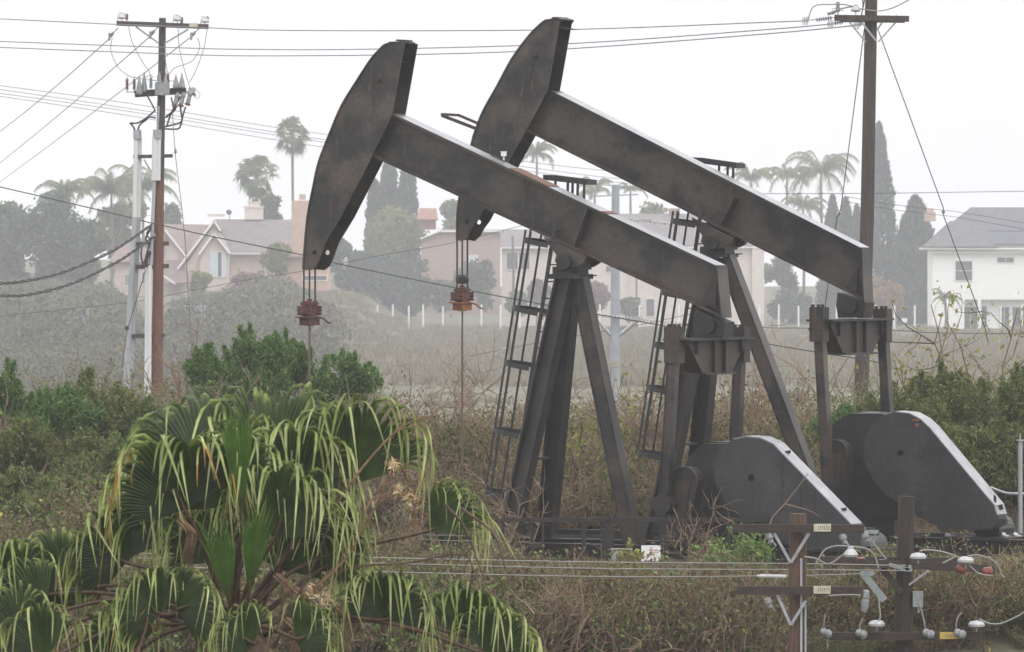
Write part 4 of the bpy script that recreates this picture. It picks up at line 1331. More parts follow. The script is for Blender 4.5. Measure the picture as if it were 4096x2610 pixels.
# --- cream two storey house
YC = 490.0 * BS; kc = K * YC
t = thing('house', "cream two storey house with grey tiled roof behind the pumpjack posts", 'house', (sx(1490, YC), YC, sz(780, YC)), 0, 'houses')
mb = MB(); wall(mb, [(1179, 790), (1179, 578), (1470, 578), (1470, 790)], YC, 10); wall(mb, [(1440, 790), (1440, 574), (1794, 574), (1794, 790)], YC + 2.2, 12); wall(mb, [(1768, 790), (1768, 580), (1796, 580), (1796, 790)], YC + 1.2, 1.5)
add('wall', mb, MT['stucco_cream'], t)
mb = MB(); slab(mb, [at(1164, 581, YC - .8), at(1480, 581, YC - .8), at(1470, 540, YC + 5), at(1178, 540, YC + 5)]); slab(mb, [at(1350, 578, YC + 1.2), at(1812, 578, YC + 1.2), at(1770, 503, YC + 8), at(1400, 503, YC + 8)])
slab(mb, [at(1400, 503, YC + 8), at(1770, 503, YC + 8), at(1812, 590, YC + 16), at(1350, 590, YC + 16)])
rf = add('roof', mb, MT['roof_grey'], t)
mb = MB(); mb.bar(at(1164, 583, YC - .9), at(1480, 583, YC - .9), .12, .25); mb.bar(at(1440, 582, YC + 1.1), at(1812, 582, YC + 1.1), .12, .25); add('fascia', mb, MT['trim'], t)
window(t, 1191, 1217, 594, 634, YC, 'n'); window(t, 1220, 1245, 594, 634, YC, 'n'); window(t, 1424, 1436, 625, 640, YC, 'n')
window(t, 1459, 1506, 699, 745, YC + 2.2, 'v'); window(t, 1519, 1538, 703, 745, YC + 2.2, 'n', name_='door'); window(t, 1640, 1690, 610, 660, YC + 2.2, 'v')
mb = MB(); c = at(1585, 497, YC + 8); mb.box(c, (1.8, 1.2, .9)); add('roof_ridge', mb, MT['roof_terra'], rf)

# --- white house at right
YW = 470.0 * BS; kw = K * YW
t = thing('house', "white two storey house with grey hip roof and solar panels at the right edge", 'house', (sx(2330, YW), YW, sz(780, YW)), 0, 'houses')
mb = MB(); wall(mb, [(2192, 792), (2192, 588), (2520, 588), (2520, 700), (2192, 700)][:1] + [(2192, 588), (2520, 588), (2520, 705), (2262, 705), (2262, 792)], YW, 11)
wall(mb, [(2258, 792), (2258, 705), (2520, 705), (2520, 792)], YW + 1.8, 9)
add('wall', mb, MT['stucco_white'], t)
mb = MB(); mb.box(at(2302, 748, YW + .25), (8 * kw, .45, 88 * kw)); mb.box(at(2262, 748, YW + .26), (9 * kw, .45, 88 * kw)); add('post', mb, MT['stucco_white'], t)
mb = MB()
slab(mb, [at(2164, 582, YW - .9), at(2540, 582, YW - .9), at(2540, 488, YW + 7), at(2282, 488, YW + 7)])
slab(mb, [at(2164, 582, YW - .9), at(2282, 488, YW + 7), at(2282, 488, YW + 8), at(2164, 582, YW + 12)])
slab(mb, [at(2282, 488, YW + 7.02), at(2540, 488, YW + 7.02), at(2540, 590, YW + 13), at(2170, 590, YW + 13)])
slab(mb, [at(2168, 580, YW - 1.6), at(2345, 580, YW - 1.6), at(2262, 520, YW + 3.4), at(2232, 520, YW + 3.4)])
rf = add('roof', mb, MT['roof_dark'], t)
mb = MB(); mb.bar(at(2160, 585, YW - 1.2), at(2540, 585, YW - 1.2), .15, .3); mb.bar(at(2185, 594, YW - .5), at(2540, 594, YW - .5), .9, .12); add('fascia', mb, MT['trim'], t)
A_, B_, D_ = at(2164, 582, YW - .9), at(2540, 582, YW - .9), at(2282, 488, YW + 7)
nn = np.cross(B_ - A_, D_ - A_); nn /= np.linalg.norm(nn); nn = nn if nn[2] > 0 else -nn
E_ = at(2540, 488, YW + 7)
for i in range(3):
    for j in range(2):
        f0 = .36 + i * .2
        def q_(f, g_):
            lo = A_ * (1 - f) + B_ * f; hi = D_ * (1 - f * .9) + E_ * f * .9
            return lo * (1 - g_) + hi * g_ + nn * .12
        g0, g1 = (.06, .37) if j == 0 else (.39, .68)
        mb = MB(); mb.prism([q_(f0, g0), q_(f0 + .19, g0), q_(f0 + .19, g1), q_(f0, g1)], nn * 0, nn * .06); add('solar_panel', mb, MT['solar'], rf)
window(t, 2246, 2285, 614, 660, YW, 'h'); window(t, 2344, 2383, 605, 618, YW, 'v')
window(t, 2235 + 30, 2298, 722, 775, YW + 1.8, 'v'); window(t, 2307, 2319, 720, 788, YW + 1.8, 'h', name_='door'); window(t, 2349, 2372, 722, 788, YW + 1.8, 'v', name_='door'); window(t, 2380, 2420, 722, 770, YW + 1.8, 'v')
mb = MB(); mb.box(at(2212, 681, YW - .2), (.4, .35, .45)); add('wall_lamp', mb, MT['trim'], t)
mb = MB(); mb.box(at(2186, 510, YW + 12), (26 * kw, 1.2, 1.5)); mb.box(at(2188, 497, YW + 12), (13 * kw, .8, .8)); add('chimney', mb, MT['stucco_tan'], rf)

# --- pale sheds low on the left slope
for u0, u1, v0, v1, lab in ((112, 205, 728, 790, "long pale blue shed half hidden in the misty slope scrub"), (436, 480, 722, 790, "narrow pale blue shed behind the brown pole in the slope scrub"), (50, 72, 738, 790, "smallest pale shed at the far left of the slope scrub")):
    Yd = 322.0 * BS
    c = P((u0 + u1) / 2, (v0 + v1) / 2, Yd); w_ = (u1 - u0) * K * Yd; h_ = (v1 - v0) * K * Yd
    t = thing('shed', lab, 'shed', (c[0], Yd, c[2] - h_ / 2), 0, 'sheds')
    mb = MB(); mb.box(c + np.array((0, 1.2, -.6)), (w_, 2.4, h_ + 1.2))
    for k in range(int(w_ / .35)): mb.box(c + np.array((-w_ / 2 + .2 + .35 * k, -.015, 0)), (.05, .05, h_ * .96))
    add('wall', mb, MT['shed'], t)
    mb = MB(); mb.box(c + np.array((0, 1.2, h_ / 2 + .05)), (w_ + .3, 2.8, .1)); add('roof', mb, MT['galv'], t)

# --- fence with white posts
YP = 460.0 * BS
t = thing('fence', "wire fence with thin white posts along the top of the grassy bank", 'fence', (sx(1550, YP), YP, -.8))
us = [760, 786, 816, 853, 888, 924, 961, 995, 1041, 1085, 1131, 1176, 1222, 1268, 1315, 1362, 1410, 1456, 1503, 1550, 1596, 1642, 1690, 1738, 1785, 1830, 1877, 1922, 1967, 2012, 2057, 2102, 2150, 2200, 2252, 2302, 2352, 2402, 2450]
for u in us:
    mb = MB(); q = P(u, 777, YP); tp_ = P(u + rnd.uniform(-.8, .8), 719 + rnd.uniform(-2, 3), YP); mb.cyl(q - np.array((0, 0, 1.6)), tp_, .16, n=6); mb.cyl(tp_, tp_ + np.array((.0, 0, .1)), .13, n=6)
    add('post', mb, MT['fence_white'], t)
for v in (722, 742, 762, 774):
    mb = MB(); mb.tube([P(u, v + .8 * math.sin(u), YP) for u in us], .012, 4); add('fence_wire', mb, MT['wire'], t)
mb = MB(); c = P(2126, 753.5, YP - .1); mb.box(c, (13.5 * K * YP, .04, 10 * K * YP)); mb.box(c + np.array((0, .05, -.4)), (.06, .06, 1.3)); single('fence_sign', mb, MT['sign_white'], "small blank white sign on the fence below the right cypresses", 'sign')
for lab, pts, Yd in (("white pipe zigzag on the bank under the first fence posts", [(750, 797), (775, 800), (802, 806), (822, 818)], 830), ("white pipe low on the bank, left of the farther pumpjack's rod", [(832, 820), (848, 831), (900, 829), (940, 826), (952, 832)], 700),
                     ("long white pipe across the bank behind the farther pumpjack's rod", [(830, 808), (900, 808), (980, 812), (1060, 810), (1120, 806), (1180, 806)], 810), ("white pipe dropping down the bank left of the nearer ladder", [(1192, 819), (1174, 826), (1160, 852)], 640),
                     ("short white pipe on the bank between the farther pumpjack's rear leg and pitman", [(1910, 834), (1975, 838)], 700), ("white pipe on the bank at the far right", [(2250, 824), (2330, 826), (2420, 824)], 730)):
    mb = MB(); mb.tube([P(u, v, Yd) + np.array((0, 0, .03)) for u, v in pts], .06, 5); single('irrigation_pipe', mb, MT['pipe_white'], lab, 'pipe', 'white irrigation pipes')

# ---------------------------------------------------------------- trees
def lobe_tree(name_, label, u, vt, vb, hw, Yd, mat_, seed, group='background trees', nl=9, n=4200, leaf=.30, trunk=True, flat=1.0, cat='tree'):
    g = np.random.default_rng(seed); Yd = Yd * BS
    k = K * Yd; x = sx(u, Yd); z0 = min(float(gz(x, Yd)), sz(vb, Yd)); H = sz(vt, Yd) - z0; r = hw * k
    t = thing(name_, label, cat, (x, Yd, z0), 0, group)
    lo = sz(vb, Yd) - z0
    if trunk:
        mb = MB(); pts, rr = branch(g, (0, 0, 0), (0, 0, 1), H * .6, max(.1, r * .07), 6, .06, .1); mb.tube(pts, rr, 7)
        for _ in range(5):
            a = g.uniform(0, 6.28); p2, r2 = branch(g, pts[3], (math.cos(a), math.sin(a), .8), r * .9, max(.06, r * .035), 5, .15, .05); mb.tube(p2, r2, 5)
        add('trunk', mb, MT['bark'], t, True)
    cens, rads = [], []
    for i in range(nl):
        a = g.uniform(0, 6.28); q = g.uniform(0, .68); rr = r * g.uniform(.3, .5)
        f = g.uniform(0, 1)
        zc = lo + (H - lo - rr * .8) * f + rr * .3 * (1 - f)
        wid = math.sin(math.pi * min(1, .22 + .62 * (1 - f) + .1))
        cens.append((math.cos(a) * q * r * wid * 1.35, math.sin(a) * q * r * wid, max(zc, rr * .6))); rads.append(rr)
    cens.append((0, 0, H - r * .42)); rads.append(r * .42)
    cens, rads = np.array(cens), np.array(rads)
    ii = g.choice(len(cens), n, p=rads ** 2 / (rads ** 2).sum())
    d = rvec(g, n); rad = rads[ii] * (g.uniform(.25, 1.0, n) ** .55) * (1 + .22 * np.sin(d[:, 0] * 7 + ii) * np.sin(d[:, 2] * 8 + ii * 2)) * np.where(g.random(n) < .06, 1.25, 1)
    clump = g.normal(size=(n, 3)) * .22
    pos = cens[ii] + d * rad[:, None] * np.array((1, 1, .85 * flat)) + clump
    pos[:, 2] = np.maximum(pos[:, 2], .05)
    mb = MB(); leaves(mb, g, pos, leaf * LS, np.clip(g.uniform(0, .8, n) + .2 * (g.random(len(cens))[ii]), 0, 1), 1.7)
    add('crown', mb, MT[mat_], t, True)
    return t


def cypress(label, u, vt, vb, hw, Yd, seed, group='cypresses', n=5200, p=.75):
    g = np.random.default_rng(seed); Yd = Yd * BS
    k = K * Yd; x = sx(u, Yd); z0 = min(float(gz(x, Yd)), sz(vb, Yd)); H = sz(vt, Yd) - z0; r = hw * k
    t = thing('cypress', label, 'tree', (x, Yd, z0), 0, group)
    mb = MB(); mb.tube([(0, 0, 0), (0, 0, H * .8)], [max(.12, r * .14), .05], 7); add('trunk', mb, MT['bark'], t, True)
    f = g.uniform(0, 1, n) ** 1.25
    a = g.uniform(0, 6.28, n)
    prof = np.minimum(1, ((1 - f) * 1.12) ** p) * np.clip(.55 + f * 3, 0, 1) * (1 + .12 * np.sin(a * 5 + f * 22) + .08 * np.sin(a * 3 - f * 47))
    rr = r * prof * np.sqrt(g.uniform(.25, 1.0, n))
    pos = np.stack([np.cos(a) * rr, np.sin(a) * rr, .3 + f * (H - .3)], 1)
    mb = MB(); leaves(mb, g, pos, .40 * LS, g.uniform(0, 1, n), 2.8, np.stack([np.cos(a) * .35, np.sin(a) * .35, np.ones(n) * 1.2], 1), .7)
    add('crown', mb, MT['cypress'], t, True)
    return t


def fan_tree(label, u, vc, vb, r_u, Yd, seed, skirt=.5, group='background palms'):
    g = np.random.default_rng(seed); Yd = Yd * BS
    k = K * Yd; x = sx(u, Yd); z0 = min(float(gz(x, Yd)), sz(vb, Yd)); H = sz(vc, Yd) - z0; r = r_u * k
    t = thing('fan_palm', label, 'palm tree', (x, Yd, z0), 0, group)
    mb = MB(); mb.tube([(0, 0, 0), (.1, 0, H * .5), (0, 0, H)], [.26, .20, .22], 8); add('trunk', mb, MT['palm_bark'], t, True)
    mb = MB()
    for i in range(40):
        el = g.uniform(-1.25, 1.45); az = g.uniform(0, 6.28)
        d = np.array((math.cos(az) * math.cos(el), math.sin(az) * math.cos(el), math.sin(el)))
        L = r * g.uniform(.3, .64)
        hub = np.array((0, 0, H)) + d * L
        mb.tube([(0, 0, H), hub], [.05, .03], 3, var=.2, cap=False)
        s = np.cross(d, rvec(g, 1)[0] * .7 + np.array((0, 0, 1))); s /= np.linalg.norm(s) + 1e-9
        nrm = np.cross(s, d)
        for ph in np.linspace(-1.6, 1.6, 13):
            dd = d * math.cos(ph) + s * math.sin(ph) + nrm * .12
            m_ = hub + dd * r * .26 * g.uniform(.8, 1.2); e = m_ + (dd * .6 + np.array((0, 0, -.55))) * r * .36 * g.uniform(.6, 1.2)
            w_ = np.cross(dd, nrm) * r * .036
            mb.raw([hub, m_ - w_, e, m_ + w_], np.array([[0, 1, 2, 3]]), g.uniform(.2, 1) * (1 if el > -.4 else .6))
    add('crown', mb, MT['palm_far'], t, True)
    return t


def feather_palm(label, u, vc, vb, r_u, Yd, seed, nf=17, up=.9, group='background palms'):
    g = np.random.default_rng(seed); Yd = Yd * BS
    k = K * Yd; x = sx(u, Yd); z0 = min(float(gz(x, Yd)), sz(vb, Yd)); H = sz(vc, Yd) - z0; r = r_u * k
    t = thing('feather_palm', label, 'palm tree', (x, Yd, z0), 0, group)
    mb = MB(); mb.tube([(0, 0, 0), (.15, 0, H * .5), (0, 0, H * .9), (0, 0, H + .5)], [.28, .22, .2, .14], 8); add('trunk', mb, MT['bark'], t, True)
    mb = MB()
    for i in range(nf):
        az = i * 2.4 + g.uniform(-.3, .3)
        d = np.array((math.cos(az), math.sin(az), up * g.uniform(.4, 3.4))); d /= np.linalg.norm(d)
        pts = [np.array((0, 0, H + .2))]
        L = r * g.uniform(.95, 1.5)
        for s_ in range(9):
            d = d + np.array((0, 0, -.15 - .03 * s_)) + g.normal(size=3) * .03; d /= np.linalg.norm(d)
            pts.append(pts[-1] + d * L / 9)
        mb.tube(pts, np.linspace(.06, .015, 10), 3, var=.3, cap=False)
        pts = np.array(pts)
        for j in range(46):
            f = (.12 + .88 * j / 46) * 9; a = min(int(f), 8); q = pts[a] + (pts[min(a + 1, 9)] - pts[a]) * (f - a)
            tan = pts[min(a + 1, 9)] - pts[a]; tan = tan / np.linalg.norm(tan)
            s = np.cross(tan, (0, 0, 1)); s /= np.linalg.norm(s) + 1e-9
            ln = r * .27 * (1 - .5 * (f / 9) ** 2) * g.uniform(.7, 1.2)
            for sg in (-1, 1):
                e = q + (s * sg * g.uniform(.35, .8) + tan * .35 + np.array((0, 0, -.75 + g.normal() * .2))) * ln
                w_ = tan * .075
                mb.raw([q - w_, q + w_, e], np.array([[0, 1, 2]]), g.uniform(.2, 1))
    add('crown', mb, MT['palm_far'], t, True)
    return t


lobe_tree('broadleaf_tree', "large dark rounded tree at the left edge behind the twisted cables", 130, 445, 705, 105, 425, 'tree_dark', 1, nl=18, n=9000)
lobe_tree('broadleaf_tree', "dark tree cut by the left edge of the picture", 20, 470, 705, 70, 432, 'tree_dark', 2, nl=12, n=6000)
lobe_tree('broadleaf_tree', "dark tree right of the large rounded tree, left of the conduits", 205, 515, 700, 55, 420, 'tree_dark', 3, nl=10, n=5000)
lobe_tree('broadleaf_tree', "pale far tree between the conduits and the pink house", 285, 530, 640, 42, 470, 'tree_dark', 4, n=3600)
lobe_tree('broadleaf_tree', "pale tree directly behind the brown pole", 405, 480, 600, 40, 480, 'tree_dark', 5, n=3600)
lobe_tree('broadleaf_tree', "small round tree on the pink house roof line, left of the tan chimney", 640, 465, 540, 22, 470, 'tree_dark', 6, n=2200)
feather_palm("feathery palm above the dark trees at far left", 150, 465, 600, 66, 440, 7, 22)
feather_palm("large feathery palm behind the grey conduit, left", 262, 462, 640, 88, 450, 9, 26)
lobe_tree('broadleaf_tree', "soft pale tree mass under the large palm behind the conduit", 300, 475, 640, 62, 452, 'palm_far', 90, nl=14, n=4200)
feather_palm("large feathery palm behind the brown pole top half", 335, 452, 640, 84, 455, 10, 26)
fan_tree("tall slim fan palm beside the tan chimney", 687, 318, 640, 50, 470, 12)
fan_tree("stout fan palm behind the cream chimney", 604, 415, 640, 62, 475, 13)
fan_tree("low fan palm crown right behind the cream chimney", 622, 470, 640, 34, 478, 14)
cypress("leftmost cypress of the group behind the nearer pumpjack's head", 880, 425, 700, 26, 508, 21, n=5000, p=.32)
cypress("tallest middle cypress behind the nearer pumpjack's head", 914, 383, 700, 33, 507, 22, n=8000, p=.28)
cypress("right cypress of the group behind the nearer pumpjack's head", 957, 396, 700, 34, 509, 23, n=8000, p=.28)
lobe_tree('yellow_tree', "yellow green tree in front of the middle cypresses", 915, 482, 650, 76, 500, 'tree_yellow', 24, nl=18, n=7200, leaf=.28)
for i, (u, vt, hw, lab) in enumerate(((800, 560, 40, "grey green cypress hedge clump beside the nearer pumpjack's head"), (850, 590, 45, "broad dark hedge clump under the yellow tree, left part"), (915, 600, 45, "broad dark hedge clump under the yellow tree, right part"))):
    lobe_tree('hedge_tree', lab, u, vt, 722, hw, 497 - i, 'cypress', 30 + i, 'dark hedge clumps', nl=14, n=4200, leaf=.36)
for i, (u, vt, vb, hw, lab) in enumerate(((985, 608, 725, 46, "rounded green shrub right of the dark hedge"), (1040, 660, 725, 45, "rounded green shrub behind the farther rod"), (1085, 632, 720, 36, "dull green shrub under the brown house window"), (1140, 612, 720, 42, "taller green shrub at the cream house's left corner"),
                                          (1215, 688, 735, 32, "low green shrub under the cream house window"), (1485, 700, 748, 28, "dark shrub under the cream house dark window"), (1300, 706, 740, 40, "low shrub behind the nearer samson post"))):
    lobe_tree('garden_shrub', lab, u, vt, vb, hw, 474, 'tree_dark', 40 + i, 'garden shrubs', nl=8, n=2400, leaf=.28, trunk=False, cat='shrub')
lobe_tree('red_shrub', "reddish brown shrub right of the nearer samson post", 1395, 662, 725, 55, 478, 'tree_red', 50, 'reddish shrubs', nl=12, n=3200, leaf=.27, cat='shrub')
lobe_tree('red_shrub', "reddish brown shrub seen through the nearer ladder cage", 1262, 660, 700, 36, 479, 'tree_red', 51, 'reddish shrubs', nl=9, n=2200, leaf=.27, cat='shrub')
mb = MB(); mb.tube([P(1206, 790, 919), P(1207, 640, 919), P(1205, 555, 919)], [.24, .2, .18], 8); mb_ = single('bare_palm_trunk', mb, MT['palm_bark'], "plain trunk in front of the cream house's left windows", 'trunk')
mb = MB(); mb.tube([P(1496, 790, 923), P(1496, 690, 923), P(1496, 560, 923)], [.18, .16, .14], 8); mb_ = single('bare_palm_trunk', mb, MT['palm_bark'], "slim plain trunk left of the cream house door", 'trunk')
feather_palm("soft feathery palm behind the farther pumpjack's head, left of the grey pole", 1262, 368, 640, 52, 520, 60, 20, 1.2)
lobe_tree('broadleaf_tree', "pale tree behind the brown house between the pumpjack beams", 1060, 470, 600, 48, 525, 'palm_far', 61, n=3600)
feather_palm("feathery palm touching the grey pole top", 1398, 455, 640, 48, 525, 63, 18)
feather_palm("slim trunked feathery palm right of the grey pole", 1482, 452, 640, 40, 526, 64, 14)
lobe_tree('broadleaf_tree', "pale rounded tree above the cream house roof", 1545, 478, 600, 50, 528, 'palm_far', 65, n=3200)
feather_palm("leftmost of the right hand feathery palms, beside the top railing", 1765, 430, 640, 62, 520, 66, 18)
feather_palm("feathery palm with long arching fronds between beam and right pole, middle one", 1850, 420, 640, 55, 522, 67, 16)
feather_palm("tallest and fullest of the right hand feathery palms", 1930, 412, 640, 92, 515, 68, 24)
feather_palm("lower yellowish feathery palm in front of the tallest one", 1888, 492, 640, 52, 512, 69, 20)
cypress("tall narrow cypress just right of the right pole", 2066, 291, 740, 56, 508, 70, n=9500, p=.62)
cypress("broad cypress right of the tall narrow one, beside the white house", 2152, 464, 770, 74, 500, 71, n=12000, p=.55)
cypress("small pointed cypress left of the right pole, left one", 1957, 462, 740, 38, 503, 72, n=5600, p=.6)
cypress("small pointed cypress left of the right pole, right one", 1988, 468, 740, 38, 504, 73, n=5600, p=.6)
cypress("shorter cypress touching the right pole's left side", 2014, 485, 740, 36, 505, 74, n=5000, p=.6)
lobe_tree('hedge_tree', "pale grey green bush mass right of the farther rear leg", 1840, 600, 740, 48, 506, 'tree_dark', 75, 'dark hedge clumps', nl=14, n=4600)
lobe_tree('hedge_tree', "dark clump behind the farther beam's tail", 1940, 615, 760, 42, 502, 'cypress', 76, 'dark hedge clumps', nl=14, n=4600)
lobe_tree('garden_shrub', "light green low shrub behind the fence by the farther tail", 1880, 690, 760, 45, 498, 'tree_dark', 77, 'garden shrubs', nl=9, n=2600, trunk=False, cat='shrub')
lobe_tree('orange_shrub', "small orange topped shrub just right of the right pole", 2064, 655, 760, 20, 494, 'tree_orange', 78, 'orange shrubs', nl=8, n=1800, leaf=.25, cat='shrub')
lobe_tree('orange_shrub', "larger orange topped shrub in front of the broad cypress", 2106, 668, 725, 34, 493, 'tree_orange', 79, 'orange shrubs', nl=9, n=2600, leaf=.25, cat='shrub')
lobe_tree('hedge_tree', "dark clump under the orange shrubs", 2110, 708, 772, 50, 495, 'cypress', 80, 'dark hedge clumps', nl=12, n=4200)
feather_palm("small feathery palm in front of the white house corner", 2222, 705, 790, 36, 466, 81, 12)
lobe_tree('yellow_tree', "yellow leaved shrub under the pink house shutters", 466, 640, 690, 30, 424, 'tree_yellow', 82, nl=8, n=1800, leaf=.25, cat='shrub')
lobe_tree('broadleaf_tree', "brownish shrub beside the pink house wall, below the tan chimney", 600, 640, 700, 60, 424, 'tree_red', 83, nl=12, n=3600, leaf=.27, cat='shrub')
lobe_tree('broadleaf_tree', "pale green shrub overhanging the pink house's right wall", 650, 575, 640, 38, 426, 'tree_yellow', 84, nl=9, n=2600, leaf=.25, cat='shrub')
# ------------------------------------------------------------------ power poles and wires
def bell(mb, p, s=1.0, axis=(0, 0, 1), skirts=1):
    prof = [(.02 * s, 0), (.075 * s, .01 * s), (.085 * s, .035 * s), (.06 * s, .075 * s), (.035 * s, .10 * s), (.035 * s, .12 * s), (.02 * s, .13 * s)]
    if skirts > 1:
        prof = []
        for k in range(skirts):
            z = k * .05 * s
            prof += [(.03 * s, z), (.06 * s, z + .012 * s), (.03 * s, z + .03 * s)]
    mb.lathe(p, axis, prof, 12)


def wire(name_, label, pts, r, mat_='wire', sag=0.0, group=None, n=10):
    """cable through 3D points, each span rounded with a slight sag"""
    out = []
    for a, b in zip(pts[:-1], pts[1:]):
        for k in range(n):
            f = k / n
            p = a * (1 - f) + b * f
            p = p - np.array((0, 0, 4 * sag * f * (1 - f)))
            out.append(p)
    out.append(pts[-1])
    mb = MB(); mb.tube(out, r, 5)
    return single(name_, mb, MT[mat_], label, 'power line', group, True)


def smooth(pts, n=6):
    """Catmull-Rom through points"""
    p = [np.asarray(q, float) for q in pts]
    p = [2 * p[0] - p[1]] + p + [2 * p[-1] - p[-2]]
    out = []
    for i in range(1, len(p) - 2):
        for k in range(n):
            t = k / n
            out.append(.5 * (2 * p[i] + (p[i + 1] - p[i - 1]) * t + (2 * p[i - 1] - 5 * p[i] + 4 * p[i + 1] - p[i + 2]) * t * t + (3 * p[i] - p[i - 1] - 3 * p[i + 1] + p[i + 2]) * t ** 3))
    out.append(p[-2])
    return out


# ---- left pole
YL = 165.0
k_ = K * YL
L_ = lambda u, v, dy=0.0: P(u, v, YL + dy) if dy == 0 else P(u, v, YL) + np.array((0, dy, 0))
px, pz = sx(370, YL), float(gz(sx(370, YL), YL))
t = thing('utility_pole', "tall pole at left with reddish lower half, white conduits and a cluster of cable terminations", 'utility pole', (px, YL, pz), 0, 'utility poles')
mb = MB(); mb.tube([L_(382, 43), L_(380, 200), L_(377, 330), L_(375, 425)], [.10, .112, .125, .135], 16)
add('pole_top', mb, MT['pole'], t, smooth=True)
b0 = L_(368, 905); b0 = b0 + (b0 - L_(375, 425)) / np.linalg.norm(b0 - L_(375, 425)) * 3.0
mb = MB(); mb.tube([L_(375, 424.5), L_(372, 640), L_(369, 905), b0], [.136, .155, .17, .175], 16)
add('pole_shaft', mb, MT['pole_red'], t, smooth=True)
mb = MB(); mb.bar(L_(275, 56, -.19), L_(491, 64, -.19), .11, .14)
arm = add('crossarm', mb, MT['pole'], t)
mb = MB(); mb.box(L_(456, 60.5, -.248), (.26, .012, .11)); add('arm_tag', mb, MT['tag_cream'], arm)
for (a, b) in (((320, 64), (374, 103)), ((443, 70), (388, 103))):
    mb = MB(); mb.bar(L_(*a, -.12), L_(*b, -.14), .012, .05); add('arm_brace', mb, MT['galv'], t)
for (u, v) in ((288, 49), (418, 54), (483, 58)):
    mb = MB(); q = L_(u, v, -.19); mb.cyl(q - np.array((0, 0, .05)), q + np.array((0, 0, .1)), .012, n=6); bell(mb, q + np.array((0, 0, .03)), 1.5)
    mb.tube(smooth([q + np.array((-.14, 0, -.1)), q + np.array((-.10, 0, .18)), q + np.array((0, 0, .22)), q + np.array((.12, 0, .14))]), .012, 5)
    add('pin_insulator', mb, MT['porcelain'], t)
for (u, v) in ((299, 44), (428, 52), (488, 50)):
    mb = MB(); q = L_(u, v, -.15); mb.lathe(q - np.array((0, 0, .06)), (0, 0, 1), [(.02, 0), (.04, .02), (.04, .12), (.06, .13), (.02, .2)], 8)
    add('arrester', mb, MT['brown_ins'], t)
for (u, v) in ((268, 78), (364, 74), (460, 77)):
    mb = MB(); q = L_(u, v, -.2)
    bell(mb, q, 1.0, (-.55, .2, -.5), 4); mb.bar(q, q + np.array((.14, 0, .14)), .02, .03); mb.box(q + np.array((-.12, 0, -.12)), (.06, .05, .22))
    add('strain_insulator', mb, MT['grey_ins'], t)
# termination crossarm
mb = MB(); mb.bar(L_(318, 222, -.2), L_(437, 214, -.2), .12, .19); mb.bar(L_(318, 222, .2), L_(437, 214, .2), .12, .17)
arm = add('crossarm', mb, MT['arm_dark'], t)
for (u, vb, vt) in ((329, 224, 179), (340, 218, 170), (377, 220, 170), (391, 217, 172), (415, 209, 176), (429, 209, 173)):
    mb = MB(); q = L_(u, vb, -.3 if u % 2 else -.18); h = (vb - vt) * k_
    mb.lathe(q, (0, 0, 1), [(.085, 0), (.10, .04), (.085, h * .3), (.06, h * .55), (.03, h * .8), (.012, h)], 10)
    add('cable_termination', mb, MT['green_ins'] if u in (329, 340) else MT['grey_ins'], t)
mb = MB(); q = L_(383, 210, -.32); mb.box(q, (.42, .16, .38)); mb.cyl(q + np.array((-.1, -.05, .15)), q + np.array((-.1, -.05, .38)), .05)
add('switch_box', mb, MT['grey_ins'], t)
for (u, v) in ((300, 204), (317, 204), (356, 200), (396, 192)):
    mb = MB(); q = L_(u, v + 8, -.25); bell(mb, q, 1.1, (0, 0, 1), 6); mb.cyl(q - np.array((0, 0, .1)), q + np.array((0, 0, .38)), .012, n=5)
    add('post_insulator', mb, MT['brown_ins'] if u < 340 or u > 390 else MT['grey_ins'], t)
mb = MB(); mb.bar(L_(300, 217, -.25), L_(330, 219, -.2), .03, .03); add('insulator_bracket', mb, MT['galv'], t)
for (u, v) in ((416, 234), (430, 233), (446, 230)):
    mb = MB(); q = L_(u, v, -.25); mb.lathe(q - np.array((.04, 0, .16)), (.25, 0, 1), [(.05, 0), (.07, .03), (.06, .18), (.08, .26), (.04, .36)], 10)
    cut = add('fuse_cutout', mb, MT['grey_ins'], t)
    mb = MB(); mb.lathe(q - np.array((.06, 0, .24)), (.25, 0, 1), [(.05, 0), (.09, .02), (.09, .06), (.04, .09)], 10); add('cap', mb, MT['rust_plate'], cut)
mb = MB(); mb.bar(L_(432, 214, -.2), L_(462, 226, -.2), .05, .06); mb.box(L_(452, 216, -.2), (.2, .05, .22)); mb.tube(smooth([L_(455, 206, -.2), L_(471, 223, -.2), L_(462, 232, -.2), L_(452, 218, -.2)]), .01, 5)
add('arm_bracket', mb, MT['galv'], t)
for pts in (((348, 228), (358, 246), (366, 262)), ((403, 230), (408, 250), (410, 262)), ((425, 228), (408, 260), (390, 276)), ((412, 232), (413, 258), (390, 278))):
    mb = MB(); mb.tube(smooth([L_(u, v, -.16) for u, v in pts]), .024, 6); add('black_lead', mb, MT['black'], t)
for pts in (((318, 306), (312, 296), (306, 290)), ((306, 290), (324, 290), (345, 278), (366, 260)), ((325, 306), (330, 294), (345, 282), (352, 276), (367, 278)),
            ((388, 299), (400, 296), (420, 291), (428, 284), (426, 262), (424, 246)), ((388, 304), (418, 304), (426, 294), (430, 275), (437, 252)), ((392, 300), (402, 270), (414, 246))):
    mb = MB(); mb.tube(smooth([L_(u, v, -.15) for u, v in pts]), .028, 6); add('black_cable', mb, MT['black'], t)
